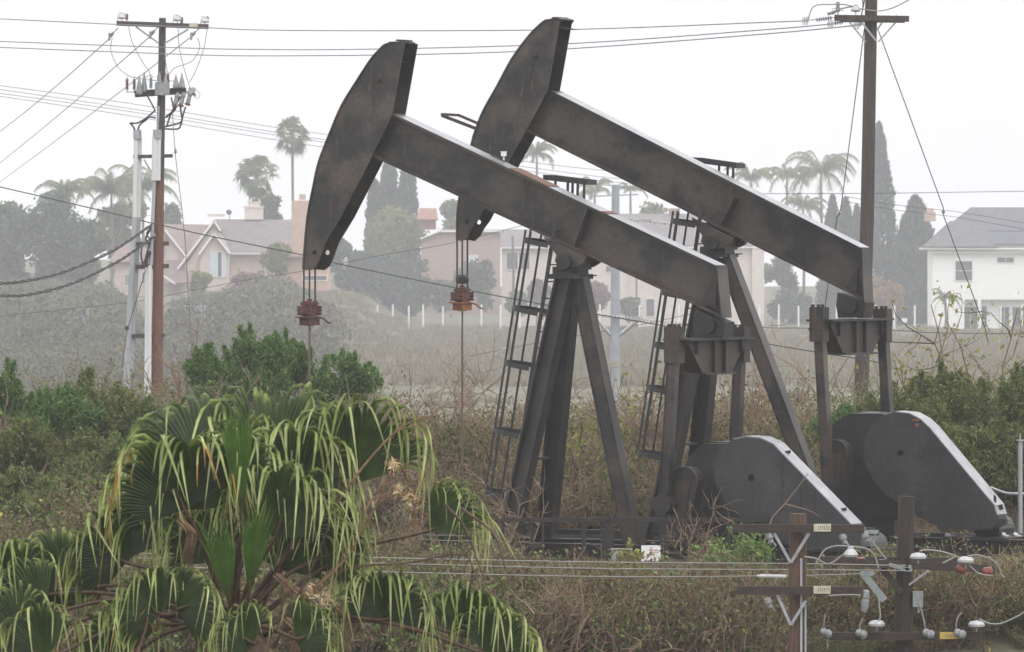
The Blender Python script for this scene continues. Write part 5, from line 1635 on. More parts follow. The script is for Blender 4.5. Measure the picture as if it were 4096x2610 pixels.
# conduits
mb = MB(); mb.cyl(L_(320.5, 325, -.05), L_(318, 511, -.05), .075, .08); mb.cyl(L_(328, 325, .05), L_(325, 511, .05), .07, .075)
cd_ = add('conduit', mb, MT['white_pipe'], t, smooth=True)
mb = MB(); mb.cyl(L_(318, 511, -.05), L_(299, 868, -.05), .085, .10); mb.cyl(L_(325, 511, .05), L_(307, 868, .05), .08, .09)
mb.cyl(L_(299, 868, -.05), P(297, 905, YL) - np.array((0, 0, 3)), .10, .10)
add('conduit_base', mb, MT['grey_pipe'], cd_, smooth=True)
mb = MB(); mb.cyl(L_(323, 306, -.05), L_(323, 327, -.05), .12, .125); add('conduit_cap', mb, MT['galv'], cd_)
mb = MB(); mb.cyl(L_(366, 318, -.2), L_(364, 425, -.2), .085, .09); mb.cyl(L_(375, 318, -.2), L_(373, 425, -.2), .06, .065)
cd2 = add('conduit', mb, MT['white_pipe'], t, smooth=True)
mb = MB(); mb.cyl(L_(371, 306, -.2), L_(371, 325, -.2), .13, .13); mb.cyl(L_(374, 250, -.15), L_(371, 310, -.15), .035); add('conduit_cap', mb, MT['galv'], cd2)
mb = MB(); mb.cyl(L_(364, 425, -.2), L_(355, 625, -.2), .05, .055); add('conduit_base', mb, MT['grey_pipe'], cd2, smooth=True)
for (a, b, r) in (((345, 628), (343, 892), .035), ((353, 625), (352, 892), .062), ((347, 640), (346, 892), .03)):
    mb = MB(); q = L_(*b, -.22); mb.cyl(L_(*a, -.22), q, r); mb.cyl(q, q - np.array((0, 0, 3)), r); add('riser_pipe', mb, MT['white_pipe'], t, smooth=True)
for (u0, u1, v, h) in ((314, 406, 369, .10), (318, 397, 575, .12), (320, 397, 628, .13), (304, 388, 791, .12)):
    mb = MB(); mb.bar(L_(u0, v, -.02), L_(u1, v - 2, -.02), .16, h); add('standoff_bracket', mb, MT['pole'], t)
for (a, b) in (((339, 376), (360, 412)), ((322, 800), (333, 812))):
    mb = MB(); mb.bar(L_(*a, -.1), L_(*b, -.1), .012, .05); add('bracket_brace', mb, MT['galv'], t)
# splice hardware low on the pole
mb = MB()
for pts in (((356, 528), (352, 545), (344, 560), (350, 575)), ((352, 540), (346, 552), (354, 566), (348, 590), (340, 620)), ((335, 580), (333, 600), (338, 625))):
    mb.tube(smooth([L_(u, v, -.25) for u, v in pts]), .028, 6)
mb.bar(L_(351, 590, -.25), L_(343, 628, -.25), .09, .09); mb.box(L_(352, 596, -.25), (.12, .1, .12))
add('splice_case', mb, MT['black'], t)
for u_, v_, w_ in ((357, 531, .08), (363, 553, .09), (345, 578, .18)):
    mb = MB(); mb.box(L_(u_, v_, -.2), (w_, .1, .07)); mb.cyl(L_(u_, v_ - 2, -.2), L_(u_, v_ + 6, -.2), .02, n=6); add('clamp', mb, MT['galv'], t)
mb = MB(); mb.tube([L_(344, 635, -.3), L_(300, 780, -.35), L_(290, 860, -.5)], .014, 5); mb.lathe(L_(300, 776, -.35), (0, 0, 1), [(.04, 0), (.06, .02), (.06, .1), (.03, .12)], 8)
add('ground_lead', mb, MT['wire_dark'], t)
mb = MB(); mb.tube([L_(406, 262, -.2), L_(413, 365, -.2), L_(427, 478, -.2), L_(430, 560, 1), L_(436, 880, 4)], .012, 5); mb.lathe(L_(413.5, 362, -.2), (0, 0, 1), [(.01, 0), (.05, .03), (.03, .1), (.01, .16)], 8)
add('guy_wire', mb, MT['wire'], t)
for pts in (((265, 90), (262, 120), (278, 158), (305, 180), (328, 184)), ((303, 62), (312, 100), (335, 145), (352, 170), (357, 186)), ((420, 66), (422, 110), (433, 160), (449, 212)), ((466, 90), (470, 115), (452, 145), (414, 160), (398, 176)),
            ((488, 68), (480, 115), (460, 170), (446, 195)), ((388, 100), (390, 140), (394, 172)), ((345, 184), (352, 178), (362, 182)), ((330, 186), (360, 190), (412, 192))):
    mb = MB(); mb.tube(smooth([L_(u, v, -.22) for u, v in pts]), .011, 5, cap=False); add('jumper_wire', mb, MT['wire'], t)

# ---- right pole
YR = 122.0
R_ = lambda u, v, dy=0.0: P(u, v, YR) + np.array((0, dy, 0))
px, pz = sx(2024, YR), float(gz(sx(2024, YR), YR))
t = thing('utility_pole', "tall dark pole at right, running out of the top of the picture, with one crossarm", 'utility pole', (px, YR, pz), 0, 'utility poles')
b0 = R_(2026, 870); b0 = b0 + (b0 - R_(2038.5, 511)) / np.linalg.norm(b0 - R_(2038.5, 511)) * 2.2
mb = MB(); mb.tube([R_(2050, -120), R_(2048, 0), R_(2043, 260), R_(2038.5, 511), R_(2026, 870), b0], [.125, .132, .14, .147, .155, .16], 18)
add('pole_shaft', mb, MT['pole'], t, smooth=True)
mb = MB(); mb.bar(R_(1960, 43.5, -.22), R_(2135, 46, -.22), .11, .125)
add('crossarm', mb, MT['pole'], t)
mb = MB(); mb.bar(R_(1975, 45, .2), R_(2128, 47, .2), .11, .12)
add('crossarm', mb, MT['pole'], t)
for (a, b, dy) in (((1995, 53), (2033, 100), -.2), ((2105, 53), (2063, 100), -.2), ((2023, 53), (2058, 98), -.24), ((2074, 53), (2062, 72), .1)):
    mb = MB(); mb.bar(R_(*a, dy), R_(*b, dy), .014, .035); add('arm_brace', mb, MT['galv'], t)
for u in (1990, 2105, 2027):
    mb = MB(); mb.cyl(R_(u, 36, -.22), R_(u, 55, -.22), .012, n=6); add('bolt', mb, MT['galv'], t)
q = R_(1968, 33, -.22)
mb = MB(); mb.cyl(q - np.array((0, 0, .1)), q + np.array((0, 0, .24)), .012, n=6); mb.lathe(q + np.array((0, 0, .03)), (0, 0, 1), [(.03, 0), (.05, .02), (.05, .1), (.03, .12), (.045, .14), (.045, .2), (.02, .22)], 10)
for s in (.06, .1): mb.bar(q + np.array((-.13, 0, s)), q + np.array((.13, 0, s)), .01, .012)
add('post_insulator', mb, MT['grey_ins'], t)
q = R_(2010, 30, -.22)
mb = MB(); mb.cyl(q - np.array((0, 0, .06)), q + np.array((0, 0, .1)), .012, n=6); bell(mb, q, 1.3); add('pin_insulator', mb, MT['porcelain'], t)
strings = (((1958, 43), (1918, 48), (1892, 50)), ((1985, 52), (1962, 56), (1951, 58)), ((2028, 58), (2018, 59), (2012, 60)))
for i, (a, b, c) in enumerate(strings):
    mb = MB(); A_, B_, C_ = R_(*a, -.2), R_(*b, -.2), R_(*c, -.2)
    ax = (B_ - A_) / np.linalg.norm(B_ - A_)
    nb = int(np.linalg.norm(B_ - A_) / .05)
    for k in range(nb):
        mb.lathe(A_ + ax * (.04 + .05 * k), ax, [(.015, 0), (.055 if k % 2 else .045, .012), (.05, .025), (.015, .04)], 10)
    mb.cyl(A_, C_, .011, n=6)
    add('strain_insulator', mb, MT['grey_ins'], t)
    mb = MB(); mb.box(C_, (.14, .05, .05))
    for k in (-.05, -.015, .02, .05): mb.cyl(C_ + np.array((k, 0, -.1)), C_ + np.array((k, 0, .08)), .009, n=5)
    add('dead_end_clamp', mb, MT['galv'], t)
q = R_(1943, 35, -.3)
mb = MB(); bell(mb, q, .8, (1, 0, .25), 5); mb.cyl(q, q + np.array((.3, 0, .12)), .01, n=5); add('strain_insulator', mb, MT['grey_ins'], t)
for pts in (((1899, 47), (1904, 28), (1912, 17), (1926, 13), (1968, 12), (1985, 13), (2003, 17), (2030, 24), (2065, 27.5), (2092, 22), (2115, 12), (2137, 0), (2150, -12)),
            ((1955, 35), (1975, 23), (2003, 17)), ((2021, -20), (2027, 10), (2026, 18)), ((2034, -20), (2028, 15), (2023, 38))):
    mb = MB(); mb.tube(smooth([R_(u, v, -.24) for u, v in pts]), .014, 6, cap=False); add('jumper_wire', mb, MT['wire_pale'] if len(pts) > 5 else MT['wire_dark'], t)
for pts, dy in ((((2032, 66), (1980, 493), (1975, 511), (1948, 741), (1943, 800)), 3.0), (((2065, 73), (2222, 488), (2228, 507), (2332, 774), (2345, 810)), 3.0)):
    mb = MB()
    n_ = len(pts)
    Q = [R_(u, v) + np.array((0, dy * i / n_, 0)) for i, (u, v) in enumerate(pts)]
    mb.tube(Q, .011, 5)
    gw = add('guy_wire', mb, MT['wire_dark'], t)
    mb = MB(); m1 = (Q[1] + Q[2]) / 2; dd = (Q[2] - Q[1]) / np.linalg.norm(Q[2] - Q[1])
    mb.lathe(m1 - dd * .1, dd, [(.015, 0), (.04, .03), (.04, .08), (.025, .1), (.04, .13), (.015, .2)], 8); add('guy_insulator', mb, MT['porcelain'], gw)

# ---- overhead lines between the two poles and beyond
def ydist(u): return YR - (u - 2000) * (150 - YR) / 1900.0


GL = 'overhead lines across the sky'
for lab, pts in (("uppermost of the three long wires running left from the tall right pole", [(1889, 50), (1805, 53), (1343, 70), (885, 73), (602, 71), (491, 66), (275, 58), (0, 45), (-160, 38)]),
                 ("middle of the three long wires running left from the tall right pole", [(1945, 58), (1805, 70), (1343, 103), (885, 116), (602, 117), (390, 112), (0, 98), (-160, 90)]),
                 ("lowest of the three long wires running left from the tall right pole", [(2008, 61), (1805, 80), (1343, 115), (1010, 128), (602, 132), (390, 127), (0, 112), (-160, 104)])):
    pts3 = smooth([P(u, v, ydist(u)) for u, v in pts], 5)
    mb = MB(); mb.tube(pts3, .013, 5, cap=False)
    single('power_line', mb, MT['wire'], lab, 'power line', GL, True)
for lab, a, b in (("wire falling left from the left end of the left pole's crossarm", (265, 84), (0, 297)), ("wire falling left from the left pole, starting beside its top", (360, 80), (0, 372)),
                  ("wire falling left from under the right half of the left pole's crossarm", (456, 82), (0, 418))):
    A_ = P(a[0], a[1], YL - .2)
    yb = YL * (620 - a[1]) / (620 - b[1]) * .99
    e = P(a[0] + (b[0] - a[0]) * 1.35, a[1] + (b[1] - a[1]) * 1.35, YL + (yb - YL) * 1.35)
    wire('power_line', lab, [A_, e], .016, 'wire', .25, 'wires falling left from the left pole', 24)
for i, (lab, pts) in enumerate((("topmost of the faint distant wires behind the left pole", [(-60, 196), (0, 202), (300, 243), (602, 293), (770, 317), (1257, 383), (1437, 403), (1700, 430)]),
                                ("second of the faint distant wires behind the left pole", [(-60, 204), (0, 211), (300, 255), (602, 304), (770, 330), (1257, 396), (1420, 417), (1700, 446)]),
                                ("third of the faint distant wires behind the left pole", [(-60, 213), (0, 220), (300, 262), (602, 311), (770, 336), (1257, 405), (1400, 424), (1700, 455)]),
                                ("lowest of the faint distant wires behind the left pole", [(-60, 220), (0, 227), (300, 272), (602, 322), (770, 348), (1257, 420), (1437, 437), (1700, 462)]))):
    mb = MB(); mb.tube(smooth([P(u, v, 300 + (u * .03)) for u, v in pts], 4), .017, 4, cap=False)
    single('power_line', mb, MT['wire'], lab, 'power line', 'faint distant wires', True)
for lab, pts, Yd, r in (("thin wire behind the right pole, level across the right edge", [(1780, 456), (2060, 455), (2420, 450)], 260, .014),
                        ("upper faint wire sloping down behind the right cypresses", [(1985, 462), (2090, 480), (2170, 490), (2260, 500), (2440, 530)], 330, .014),
                        ("lower faint wire sloping down behind the right cypresses", [(1985, 474), (2090, 492), (2170, 502), (2260, 513), (2440, 545)], 330, .014),
                        ("thin dark wire level behind the right crossbeam above the bushes", [(1700, 762), (1805, 771), (1900, 772), (2100, 777), (2200, 783), (2440, 786)], 180, .012),
                        ("thin wire rising to the right over the grassy bank", [(1100, 838), (1300, 800), (1500, 765), (1640, 735)], 250, .013),
                        ("thin wire rising to the right across the misty slope", [(-40, 748), (300, 712), (420, 690), (600, 655), (712, 638), (900, 600), (1060, 572), (1330, 505)], 260, .013)):
    mb = MB(); mb.tube(smooth([P(u, v, Yd) for u, v in pts], 4), r, 4, cap=False)
    single('power_line', mb, MT['wire_dark'], lab, 'power line', None, True)
mb = MB(); mb.tube(smooth([P(u, v, 164.7 - (u - 355) * .012) for u, v in ((-60, 427), (0, 440), (150, 475), (298, 510), (355, 525), (375, 529), (500, 557), (712, 600), (782, 618), (1000, 663), (1205, 703), (1390, 737), (1570, 768), (1820, 812), (2030, 846), (2100, 860))], 4), .017, 5, cap=False)
single('telephone_cable', mb, MT['wire_dark'], "long dark cable sloping down to the right across the whole picture", 'cable', None, True)
for i, (lab, pts) in enumerate((("upper twisted cable swinging left from the left pole", [(-60, 667), (0, 667), (67, 660), (150, 640), (250, 598), (305, 565), (355, 530)]),
                                ("lower twisted cable swinging left from the left pole", [(-60, 695), (0, 696), (67, 693), (167, 668), (267, 621), (320, 587), (362, 556)]))):
    C0 = np.array(smooth([P(u, v, 164.6 - (355 - u) * .03) for u, v in pts], 24))
    mb = MB()
    ph = np.linspace(0, len(C0) * .55, len(C0))
    for s in (0, math.pi):
        mb.tube(C0 + np.stack([0 * ph, np.cos(ph + s) * .03, np.sin(ph + s) * .03], 1), .024, 5, cap=False)
    single('twisted_cable', mb, MT['wire_dark'], lab, 'cable', 'twisted cables', True)

# ---- near poles, lower right
YG = 85.0
G_ = lambda u, v, dy=0.0: P(u, v, YG) + np.array((0, dy, 0))
px = sx(1875, YG)
t = thing('utility_pole', "near brown pole with two crossarms carrying cream tags and a white pipe", 'utility pole', (px, YG, float(gz(px, YG))), 0, 'utility poles')
b0 = G_(1874, 1540); b0[2] = float(gz(px, YG)) - .2
mb = MB(); mb.tube([G_(1876, 1208), G_(1875, 1380), G_(1874, 1540), b0], [.128, .134, .138, .145], 18); add('pole_shaft', mb, MT['pole_brown'], t, smooth=True)


def strokes(mb, c, w, h, n, seed):
    gg = random.Random(seed)
    for i in range(n):
        x = (i + .5) / n * w - w / 2
        k = gg.choice((0, 0, 1, 2))
        if k == 0: mb.box(c + np.array((x, 0, 0)), (w / n * .3, .003, h))
        elif k == 1: mb.box(c + np.array((x, 0, h * .3)), (w / n * .6, .003, h * .3)); mb.box(c + np.array((x + w / n * .15, 0, -h * .15)), (w / n * .25, .003, h * .7))
        else: mb.box(c + np.array((x, 0, h * .4)), (w / n * .6, .003, h * .18)); mb.box(c + np.array((x, 0, -h * .4)), (w / n * .6, .003, h * .18)); mb.box(c + np.array((x, 0, 0)), (w / n * .25, .003, h * .7))


for (u0, u1, v, uc, sd) in ((1720, 2029, 1240.5, 1930.5, 1), (1729, 2024, 1386, 1930, 2)):
    mb = MB(); mb.bar(G_(u0, v, -.22), G_(u1, v + 1.5, -.22), .11, .125); arm = add('crossarm', mb, MT['arm_dark'], t)
    mb = MB(); c = G_(uc, v - 1.5, -.285); mb.box(c, (.255, .012, .115)); tg = add('number_tag', mb, MT['tag_cream'], arm)
    mb = MB(); strokes(mb, c + np.array((.02, -.008, 0)), .19, .055, 6, sd); add('tag_digits', mb, MT['tag_ink'], tg)
for (a, b) in (((1818, 1252), (1857, 1322)), ((1900, 1252), (1858, 1322)), ((1824, 1395), (1857, 1468)), ((1892, 1411), (1858, 1468))):
    mb = MB(); mb.bar(G_(*a, -.24), G_(*b, -.16), .012, .045); add('arm_brace', mb, MT['galv'], t)
mb = MB(); mb.cyl(G_(1882, 1312, -.16), G_(1882, 1545, -.16), .018); mb.cyl(G_(1892, 1418, -.13), G_(1892, 1545, -.13), .016); add('riser_pipe', mb, MT['grey_pipe'], t)
for (u, v) in ((1808, 1260), (1981, 1262), (2033, 1258), (1806, 1412)):
    mb = MB(); q = G_(u, v, -.22); mb.lathe(q + np.array((-.03, 0, .06)), (.35, 0, -1), [(.03, 0), (.06, .02), (.06, .09), (.04, .11), (.04, .16), (.015, .18)], 10); mb.bar(q + np.array((0, 0, .03)), q + np.array((.09, 0, -.15)), .02, .02)
    add('hanging_insulator', mb, MT['grey_ins'], t)
mb = MB(); q = G_(2045, 1250, -.2); mb.box(q, (.22, .08, .05)); mb.bar(q + np.array((.08, 0, 0)), q + np.array((.03, 0, -.22)), .03, .03); mb.bar(q + np.array((-.1, 0, 0)), q + np.array((.02, 0, -.22)), .03, .03)
add('arm_bracket', mb, MT['green_ins'], t)
mb = MB(); mb.cyl(G_(1784, 1352.5, -.26), G_(1846, 1353.5, -.26), .03, n=10); mb.cyl(G_(1778, 1352.5, -.26), G_(1784, 1352.5, -.26), .02, n=8); add('line_cover', mb, MT['porcelain'], t)
for (u, v) in ((2034, 1412),):
    mb = MB(); q = G_(u, v, -.2); mb.lathe(q + np.array((0, 0, .17)), (-.08, 0, -1), [(.04, 0), (.06, .03), (.06, .12), (.05, .13), (.065, .18), (.05, .3), (.03, .34)], 10); add('fuse_cutout', mb, MT['grey_ins'], t)
mb = MB(); q = G_(2052, 1385, -.2); mb.bar(q + np.array((-.14, 0, .22)), q + np.array((.16, 0, -.16)), .07, .11); mb.box(q + np.array((-.1, 0, .24)), (.2, .08, .06)); add('switch_blade', mb, MT['green_ins'], t)
for pts in (((1916, 1322), (1935, 1292), (1960, 1282), (1985, 1282), (2030, 1287), (2052, 1303), (2062, 1333)), ((1888, 1307), (1915, 1311), (1938, 1323), (1955, 1320), (1975, 1305), (1990, 1296)),
            ((1981, 1270), (1997, 1285)), ((2040, 1262), (2062, 1290), (2080, 1312)), ((1945, 1398), (1990, 1396), (2020, 1397)), ((2062, 1400), (2064, 1425), (2066, 1450), (2060, 1458))):
    mb = MB(); mb.tube(smooth([G_(u, v, -.3) for u, v in pts]), .0135, 6, cap=False); add('jumper_wire', mb, MT['wire_pale'], t)
q = G_(1997, 1301, -.3); mb = MB(); bell(mb, q - np.array((0, 0, .05)), 1.3); add('pin_insulator', mb, MT['porcelain'], t)

Y2 = 88.0
H_ = lambda u, v, dy=0.0: P(u, v, Y2) + np.array((0, dy, 0))
px = sx(2124, Y2)
t = thing('utility_pole', "near dark pole at the lower right with bare topped shaft and white bell insulators", 'utility pole', (px, Y2, float(gz(px, Y2))), 0, 'utility poles')
b0 = H_(2125, 1540); b0[2] = float(gz(px, Y2)) - .2
mb = MB(); mb.tube([H_(2131, 1167), H_(2128, 1300), H_(2125, 1400), H_(2125, 1540), b0], [.125, .13, .14, .145, .15], 18); add('pole_shaft', mb, MT['pole_dark'], t, smooth=True)
mb = MB(); mb.bar(H_(1938, 1312, -.9), H_(2345, 1346, .9), .12, .125); add('crossarm', mb, MT['arm_dark'], t)
mb = MB(); mb.bar(H_(1930, 1314, -.5), H_(2270, 1330, 1.1), .12, .125); add('crossarm', mb, MT['arm_dark'], t)
mb = MB(); mb.bar(H_(1948, 1494, -.22), H_(2307, 1493, -.22), .11, .12); arm = add('crossarm', mb, MT['arm_dark'], t)
mb = MB(); c = H_(2229, 1492, -.285); mb.box(c, (.31, .012, .105)); tg = add('number_tag', mb, MT['tag_yellow'], arm)
mb = MB(); strokes(mb, c + np.array((.03, -.008, 0)), .24, .05, 7, 5); add('tag_digits', mb, MT['tag_ink'], tg)
for (a, b, w_) in (((2070, 1333), (2117, 1392), .10), ((2180, 1340), (2135, 1374), .03)):
    mb = MB(); mb.bar(H_(*a, -.2), H_(*b, -.16), .05, w_); add('arm_brace', mb, MT['arm_dark'] if w_ > .05 else MT['galv'], t)
for (u, v) in ((2020, 1318), (2256, 1335), (2318, 1341)):
    mb = MB(); q = H_(u, v, -.25); mb.lathe(q + np.array((-.08, 0, 0)), (1, 0, -.1), [(.03, 0), (.06, .02), (.07, .08), (.085, .13), (.03, .16)], 12); add('spool_insulator', mb, MT['red_ins'], t)
for (u, v, s) in ((2155, 1311, 1.3), (2266, 1320, 1.3), (2058, 1469, 1.3), (2292, 1470, 1.3)):
    mb = MB(); q = H_(u, v, -.3); mb.lathe(q, (0, 0, 1), [(.03, -.02), (.125, 0), (.13, .035), (.10, .075), (.05, .085), (.02, .09)], 14); mb.cyl(q + np.array((0, 0, -.08)), q + np.array((0, 0, .02)), .015, n=6); add('bell_insulator', mb, MT['porcelain'], t)
for (u, v) in ((1941, 1488), (2024, 1490), (2181, 1489), (2255, 1489)):
    mb = MB(); q = H_(u, v, -.32); mb.lathe(q + np.array((-.1, 0, .05)), (1, 0, -.45), [(.03, 0), (.05, .02), (.07, .06), (.055, .08), (.078, .12), (.06, .17), (.02, .19)], 12); add('spool_insulator', mb, MT['grey_ins'], t)
for pts in (((1934, 1484), (1934, 1462), (1938, 1440)), ((2018, 1484), (2018, 1468), (2026, 1450)), ((2172, 1482), (2168, 1455), (2160, 1425), (2150, 1395)), ((2244, 1482), (2244, 1462), (2250, 1445), (2258, 1438)),
            ((2158, 1293), (2175, 1291), (2205, 1294), (2240, 1304), (2258, 1313)), ((2270, 1306), (2292, 1303), (2320, 1310), (2342, 1328), (2350, 1350), (2358, 1354)), ((2268, 1320), (2285, 1337), (2300, 1347), (2330, 1352)),
            ((2298, 1452), (2318, 1462), (2345, 1464), (2380, 1450), (2415, 1430)), ((1942, 1500), (1943, 1520)), ((2212, 1322), (2240, 1308))):
    mb = MB(); mb.tube(smooth([H_(u, v, -.32) for u, v in pts]), .0135, 6, cap=False); add('jumper_wire', mb, MT['wire_pale'], t)
mb = MB(); mb.box(H_(2070, 1322, -.3), (.09, .08, .12)); mb.bar(H_(2074, 1322, -.3), H_(2128, 1336, -.3), .03, .06); mb.box(H_(2132, 1337, -.3), (.12, .06, .06)); add('connector', mb, MT['green_ins'], t)
mb = MB(); mb.box(H_(2156, 1408, -.1), (.16, .12, .24)); mb.cyl(H_(2156, 1425, -.1), H_(2158, 1440, -.1), .02); add('fuse_box', mb, MT['grey_ins'], t)
for (u, v) in ((1950, 1328), (2062, 1338), (2128, 1341)):
    mb = MB(); q = H_(u, v - 6, -.3); mb.box(q, (.08, .06, .05)); mb.box(q + np.array((.05, 0, .03)), (.04, .05, .06)); add('clamp', mb, MT['galv'], t)

for lab, pts in (("upper of the three near wires running left along the bottom", [(2130, 1330), (1880, 1326), (1400, 1322), (900, 1312), (300, 1301), (-60, 1297)]),
                 ("middle of the three near wires running left along the bottom", [(2130, 1342), (1880, 1340), (1400, 1337), (900, 1325), (300, 1312), (-60, 1305)]),
                 ("lowest of the three near wires running left along the bottom", [(2060, 1348), (1860, 1354), (1400, 1356), (900, 1345), (300, 1332), (-60, 1324)])):
    mb = MB(); mb.tube(smooth([P(u, v, 86.2) for u, v in pts], 6), .0095, 5, cap=False)
    single('power_line', mb, MT['wire_pale'], lab, 'power line', 'near wires along the bottom', True)

# ---- far grey pole with long insulator strings
YF = 230.0
f_ = lambda u, v, dy=0.0: P(u, v, YF) + np.array((0, dy, 0))
px = sx(1446, YF); pz = float(gz(px, YF))
t = thing('utility_pole', "pale grey pole in the mist behind the nearer pumpjack, with long bead strings", 'utility pole', (px, YF, pz), 0, 'utility poles')
mb = MB(); mb.tube([f_(1447, 435), f_(1446, 700), np.array((px, YF, pz - .2))], [.16, .19, .22], 14); add('pole_shaft', mb, MT['concrete_pole'], t, smooth=True)
mb = MB(); mb.bar(f_(1395, 462, 0), f_(1500, 458, 0), .06, .05); add('crossarm', mb, MT['galv'], t)
for (a, b) in (((1400, 750), (1438, 790)), ((1502, 752), (1456, 788))):
    mb = MB(); mb.tube([f_(*a), f_(*b)], [.05, .10], 8); add('bracket_arm', mb, MT['galv'], t)
for (a, b) in (((1397, 741), (1490, 749)), ((1503, 751), (1640, 765)), ((1472, 515), (1510, 519)), ((1528, 521), (1606, 531)), ((1350, 505), (1440, 512))):
    mb = MB(); A_, B_ = f_(*a, -.3), f_(*b, -.3); L2 = np.linalg.norm(B_ - A_); ax = (B_ - A_) / L2
    for k in range(int(L2 / .145)):
        mb.lathe(A_ + ax * (.145 * k), ax, [(.02, 0), (.085, .02), (.075, .05), (.02, .08)], 8)
    mb.cyl(A_, B_, .015, n=5)
    add('insulator_string', mb, MT['porcelain'], t)
for (u, v) in ((1496, 748), (1519, 520)):
    mb = MB(); mb.box(f_(u, v, -.3), (.45, .1, .12)); add('yoke_plate', mb, MT['galv'], t)
# ------------------------------------------------------------------ foreground fan palm
YPALM = 53.0
kp = K * YPALM
crown = P(548, 1505, YPALM)
pz = float(gz(crown[0], YPALM))
palm = thing('fan_palm', "large foreground fan palm with drooping threadlike leaf tips", 'palm tree', (crown[0], YPALM, pz))
g = np.random.default_rng(77)
mb = MB()
zz = np.linspace(pz - .1, crown[2] + .15, 40)
mb.tube([(crown[0] + .05 * math.sin(z * .8), YPALM + .04 * math.cos(z), z) for z in zz], .30 + .05 * np.sin(np.arange(40) * 1.9), 14)
for i in range(220):
    z = g.uniform(pz, crown[2] + .2); a = g.uniform(0, 6.28)
    o = np.array((crown[0] + .3 * math.cos(a), YPALM + .3 * math.sin(a), z)); d = np.array((math.cos(a), math.sin(a), 1.3))
    mb.bar(o, o + d * g.uniform(.1, .24), .10, .03, up=(math.cos(a), math.sin(a), 0))
add('trunk', mb, MT['palm_bark'], palm)


